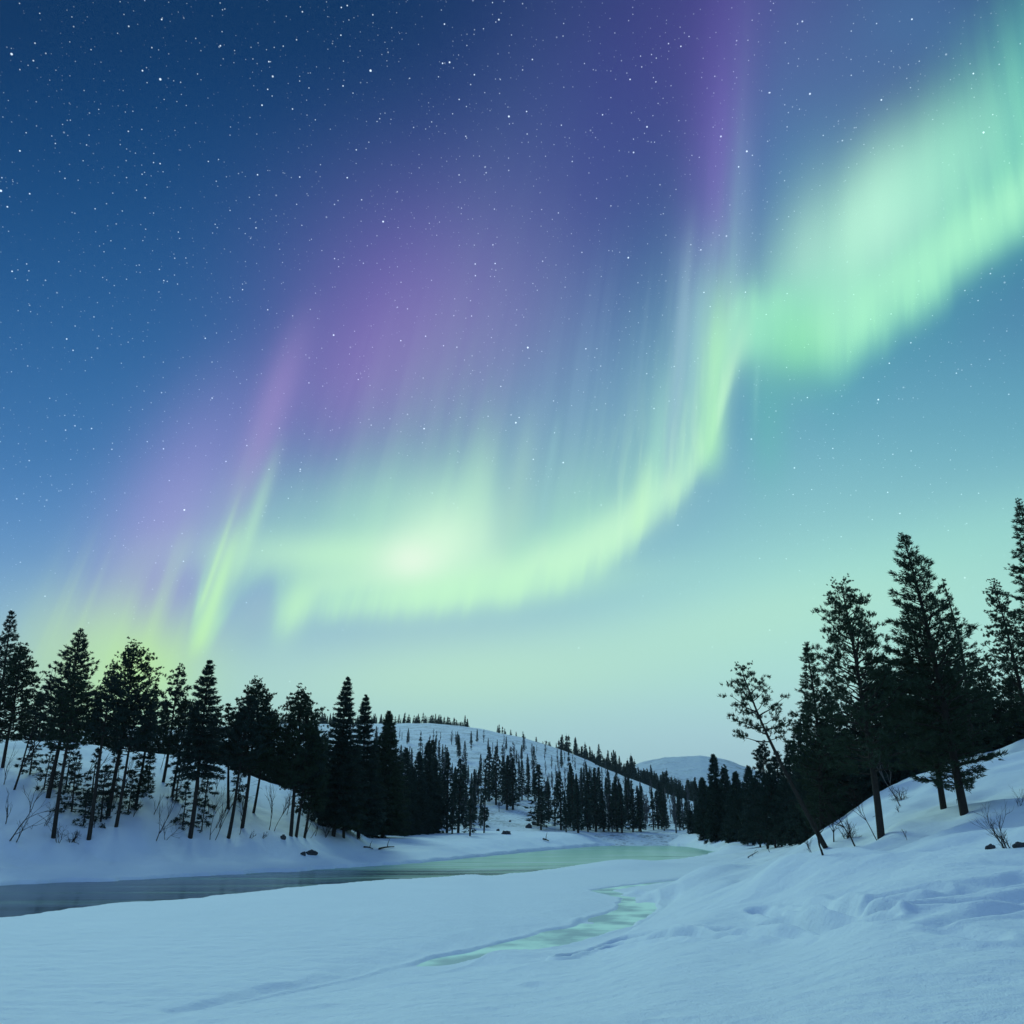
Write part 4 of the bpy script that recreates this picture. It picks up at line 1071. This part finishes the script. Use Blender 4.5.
for k in range(34):
    sx_ = random.uniform(2, 330); sy_ = random.uniform(max(768, 768 + (sx_ - 200) * 0.35), 836)
    shrub(sx_, sy_, random.uniform(14, 44), 'thin leafless sapling among the tree trunks on the snowy left slope', random.uniform(-0.1, 0.3), 'sapling', 'bare_sapling', 0.16, 0.045, levels=3, group=SL)
shrub(249, 838, 10, 'tiny tilted twig poking from the snow below the bushy-topped pine', 0.8, stems=2)
shrub(262, 838, 9, 'tiny dark sprig in snow right of the tiny tilted twig', 0.6, stems=2)
shrub(310, 838, 22, 'curved bare twig leaning right at the bank foot under drooping spruce', 0.5)
shrub(325, 837, 18, 'low bushy sprig under the spruces at the bank foot', 0.1, stems=4)
shrub(357, 839, 14, 'dark little bush at the river bank below the second pointed spruce', 0.0, stems=5, spread=0.6)
shrub(1008, 848, 46, 'large leafless bush with red-brown fanning twigs near the right edge', -0.35, stems=5, spread=0.32, r0=0.014, splits=3)
shrub(1020, 806, 20, 'small sprig of bare twigs high on the slope at the right edge', 0.2, stems=3, r0=0.012)
shrub(901, 806, 62, 'leaning dead sapling with pale broken top left of the two right-hand trunks', -0.35, 'sapling', 'bare_sapling', 0.22, 0.035, M_PALEBARK)
shrub(901, 800, 18, 'dark bushy clump at the base of the leaning dead sapling', -0.1, stems=7, spread=0.6, r0=0.02)
shrub(899, 812, 10, 'little sprig just below the dark bushy clump on the right slope', -0.2, stems=3, r0=0.012)
shrub(878, 840, 62, 'fan of bare twigs left of the large open-crowned pine trunk', -0.25, 'sapling', 'bare_sapling', 0.28, 0.025)
shrub(856, 846, 44, 'dark forked sapling between the crooked leaning pine and the large open pine', -0.45, 'sapling', 'bare_sapling', 0.22, 0.045)
shrub(834, 842, 30, 'upright dark sapling right behind the foot of the crooked leaning pine', -0.1, 'sapling', 'bare_sapling', 0.2, 0.04)
shrub(824, 855, 36, 'dark leaning sapling stump lowest on the bank before the crooked pine', -0.3, 'sapling', 'bare_sapling', 0.15, 0.045)
shrub(848, 838, 22, 'round bushy clump of twigs beside the dark forked sapling', 0.0, stems=8, spread=0.6, r0=0.02)
shrub(812, 852, 20, 'wispy twigs left of the lowest dark leaning sapling', -0.3, stems=3, r0=0.014)
shrub(908, 840, 14, 'single small slanting twig right of the large pine trunk', -0.4, r0=0.014)
shrub(770, 852, 26, 'thin leaning stick rising from the ice edge under the far right stand', -0.45, r0=0.04, spread=0.1, splits=1, levels=3)
shrub(735, 838, 14, 'pale frosted bush at the edge of the far right stand', 0.0, stems=8, spread=0.6, r0=0.03, mat=M_PALEBARK)
for k in range(12):
    shrub(700 + k * 9 + random.uniform(-3, 3), random.uniform(836, 841), random.uniform(7, 15), 'tangle of bare brush at the foot of the dark far right stand', random.uniform(-.4, .4), stems=5, spread=0.6, r0=0.04,
          group='brush along the foot of the far right stand')

# ------------------------------------------------------------------ cold air
M_HAZE = bpy.data.materials.new('haze'); M_HAZE.use_nodes = True
hn = M_HAZE.node_tree; hn.nodes.remove(hn.nodes['Principled BSDF'])
hv = hn.nodes.new('ShaderNodeVolumePrincipled'); hv.inputs['Color'].default_value = (0.80, 0.90, 1.0, 1); hv.inputs['Density'].default_value = 0.00008
hn.links.new(hv.outputs[0], hn.nodes['Material Output'].inputs['Volume'])
hb = 5700.0
hvs = [(x, y, z) for x in (-hb, hb) for y in (-hb, hb) for z in (-30.0, 460.0)]
haze = mesh_obj('haze', hvs, [(0, 1, 3, 2), (4, 6, 7, 5), (0, 4, 5, 1), (2, 3, 7, 6), (0, 2, 6, 4), (1, 5, 7, 3)], M_HAZE)
tag(haze, 'thin cold haze filling the valley', kind='stuff')

# ------------------------------------------------------------------ logs, rocks
def rock(px, py, wpx, hpx, label, seed, name='rock', cat='rock'):
    h = hit(px, py, land); w = wpx / FPX * h[1] / 2; hh = hpx / FPX * h[1]
    bm = bmesh.new(); bmesh.ops.create_icosphere(bm, subdivisions=4, radius=1.0)
    v = np.array([x.co[:] for x in bm.verts])
    n = fbm(v[:, 0] * 1.3 + seed, v[:, 1] * 1.3 + v[:, 2] * 1.7, 4)
    for q, x in enumerate(bm.verts):
        x.co = Vector((v[q, 0] * w, v[q, 1] * w * 0.7, v[q, 2] * hh)) * (1 + 0.55 * n[q])
    me = bpy.data.meshes.new(name); bm.to_mesh(me); bm.free(); me.materials.append(M_ROCK)
    o = bpy.data.objects.new(name, me); COL.objects.link(o); o.location = (h[0], h[1], h[2]); tag(o, label, cat); return o
rock(311, 854, 10, 3.2, 'dark snow-free boulder on the flat shelf of the left bank', 1.0)
rock(303, 855, 5, 2.5, 'small dark stone touching the left side of the shelf boulder', 2.0)
rock(283, 839, 5, 3, 'small dark stone at the foot of the left slope above the shelf boulder', 3.0)
rock(506, 834, 8, 2.6, 'jagged dark rock on the white knoll across the river', 4.0)
rock(498, 831, 3, 1.6, 'small dark stone left of the jagged rock on the white knoll', 4.6)
rock(529, 828, 6, 3, 'tilted dark rock outcrop on the right flank of the white knoll', 5.0)
rock(534, 825, 4, 2.5, 'upper dark rock touching the tilted outcrop on the white knoll', 6.0)
rock(510, 822, 2, 1.6, 'tiny dark stone high on the white knoll', 7.0)
rock(991, 849, 8, 4, 'dark uprooted lump half buried in snow by the large leafless bush', 8.0)
rock(1022, 847, 13, 4, 'dark mossy boulder at the right edge half buried in snow', 9.0)
def log(px, py, qx, qy, r, label):
    a = hit(px, py, land); b = hit(qx, qy, land); a = np.array(a); b = np.array(b)
    p = bent(a, b, 8, 0.08, np.random.default_rng(int(px))); p[:, 2] += r * 1.2 + 0.06 * np.sin(np.linspace(0, 3.1, 8))
    c = a.copy(); S = Soup(); S.add(*tube(p - c, np.linspace(r, r * 0.45, 8), 7))
    mid = p[4] - c
    S.add(*tube(np.array([mid, mid + [0.05, 0, r * 4], mid + [0.25, 0.05, r * 8]]), [r * .5, r * .35, r * .15], 4))
    v, f = S.arrays(); o = mesh_obj('fallen_log', v, f, M_BARK, smooth=True); o.location = a; tag(o, label, 'log'); return o
log(364, 848, 373, 850, 0.10, 'short fallen log lying on the shelf below the pointed spruces')
log(379, 850, 394, 848, 0.12, 'longer fallen log with a branch stub at the river shelf right of the short log')
log(543, 840, 549, 842, 0.16, 'fallen log at the far ice edge right of the white knoll')
log(748, 858, 758, 852, 0.05, 'dark driftwood stick bowed in the snow at the right ice edge')
log(776, 848, 786, 842, 0.06, 'fallen stick resting on the bank under the far right stand')
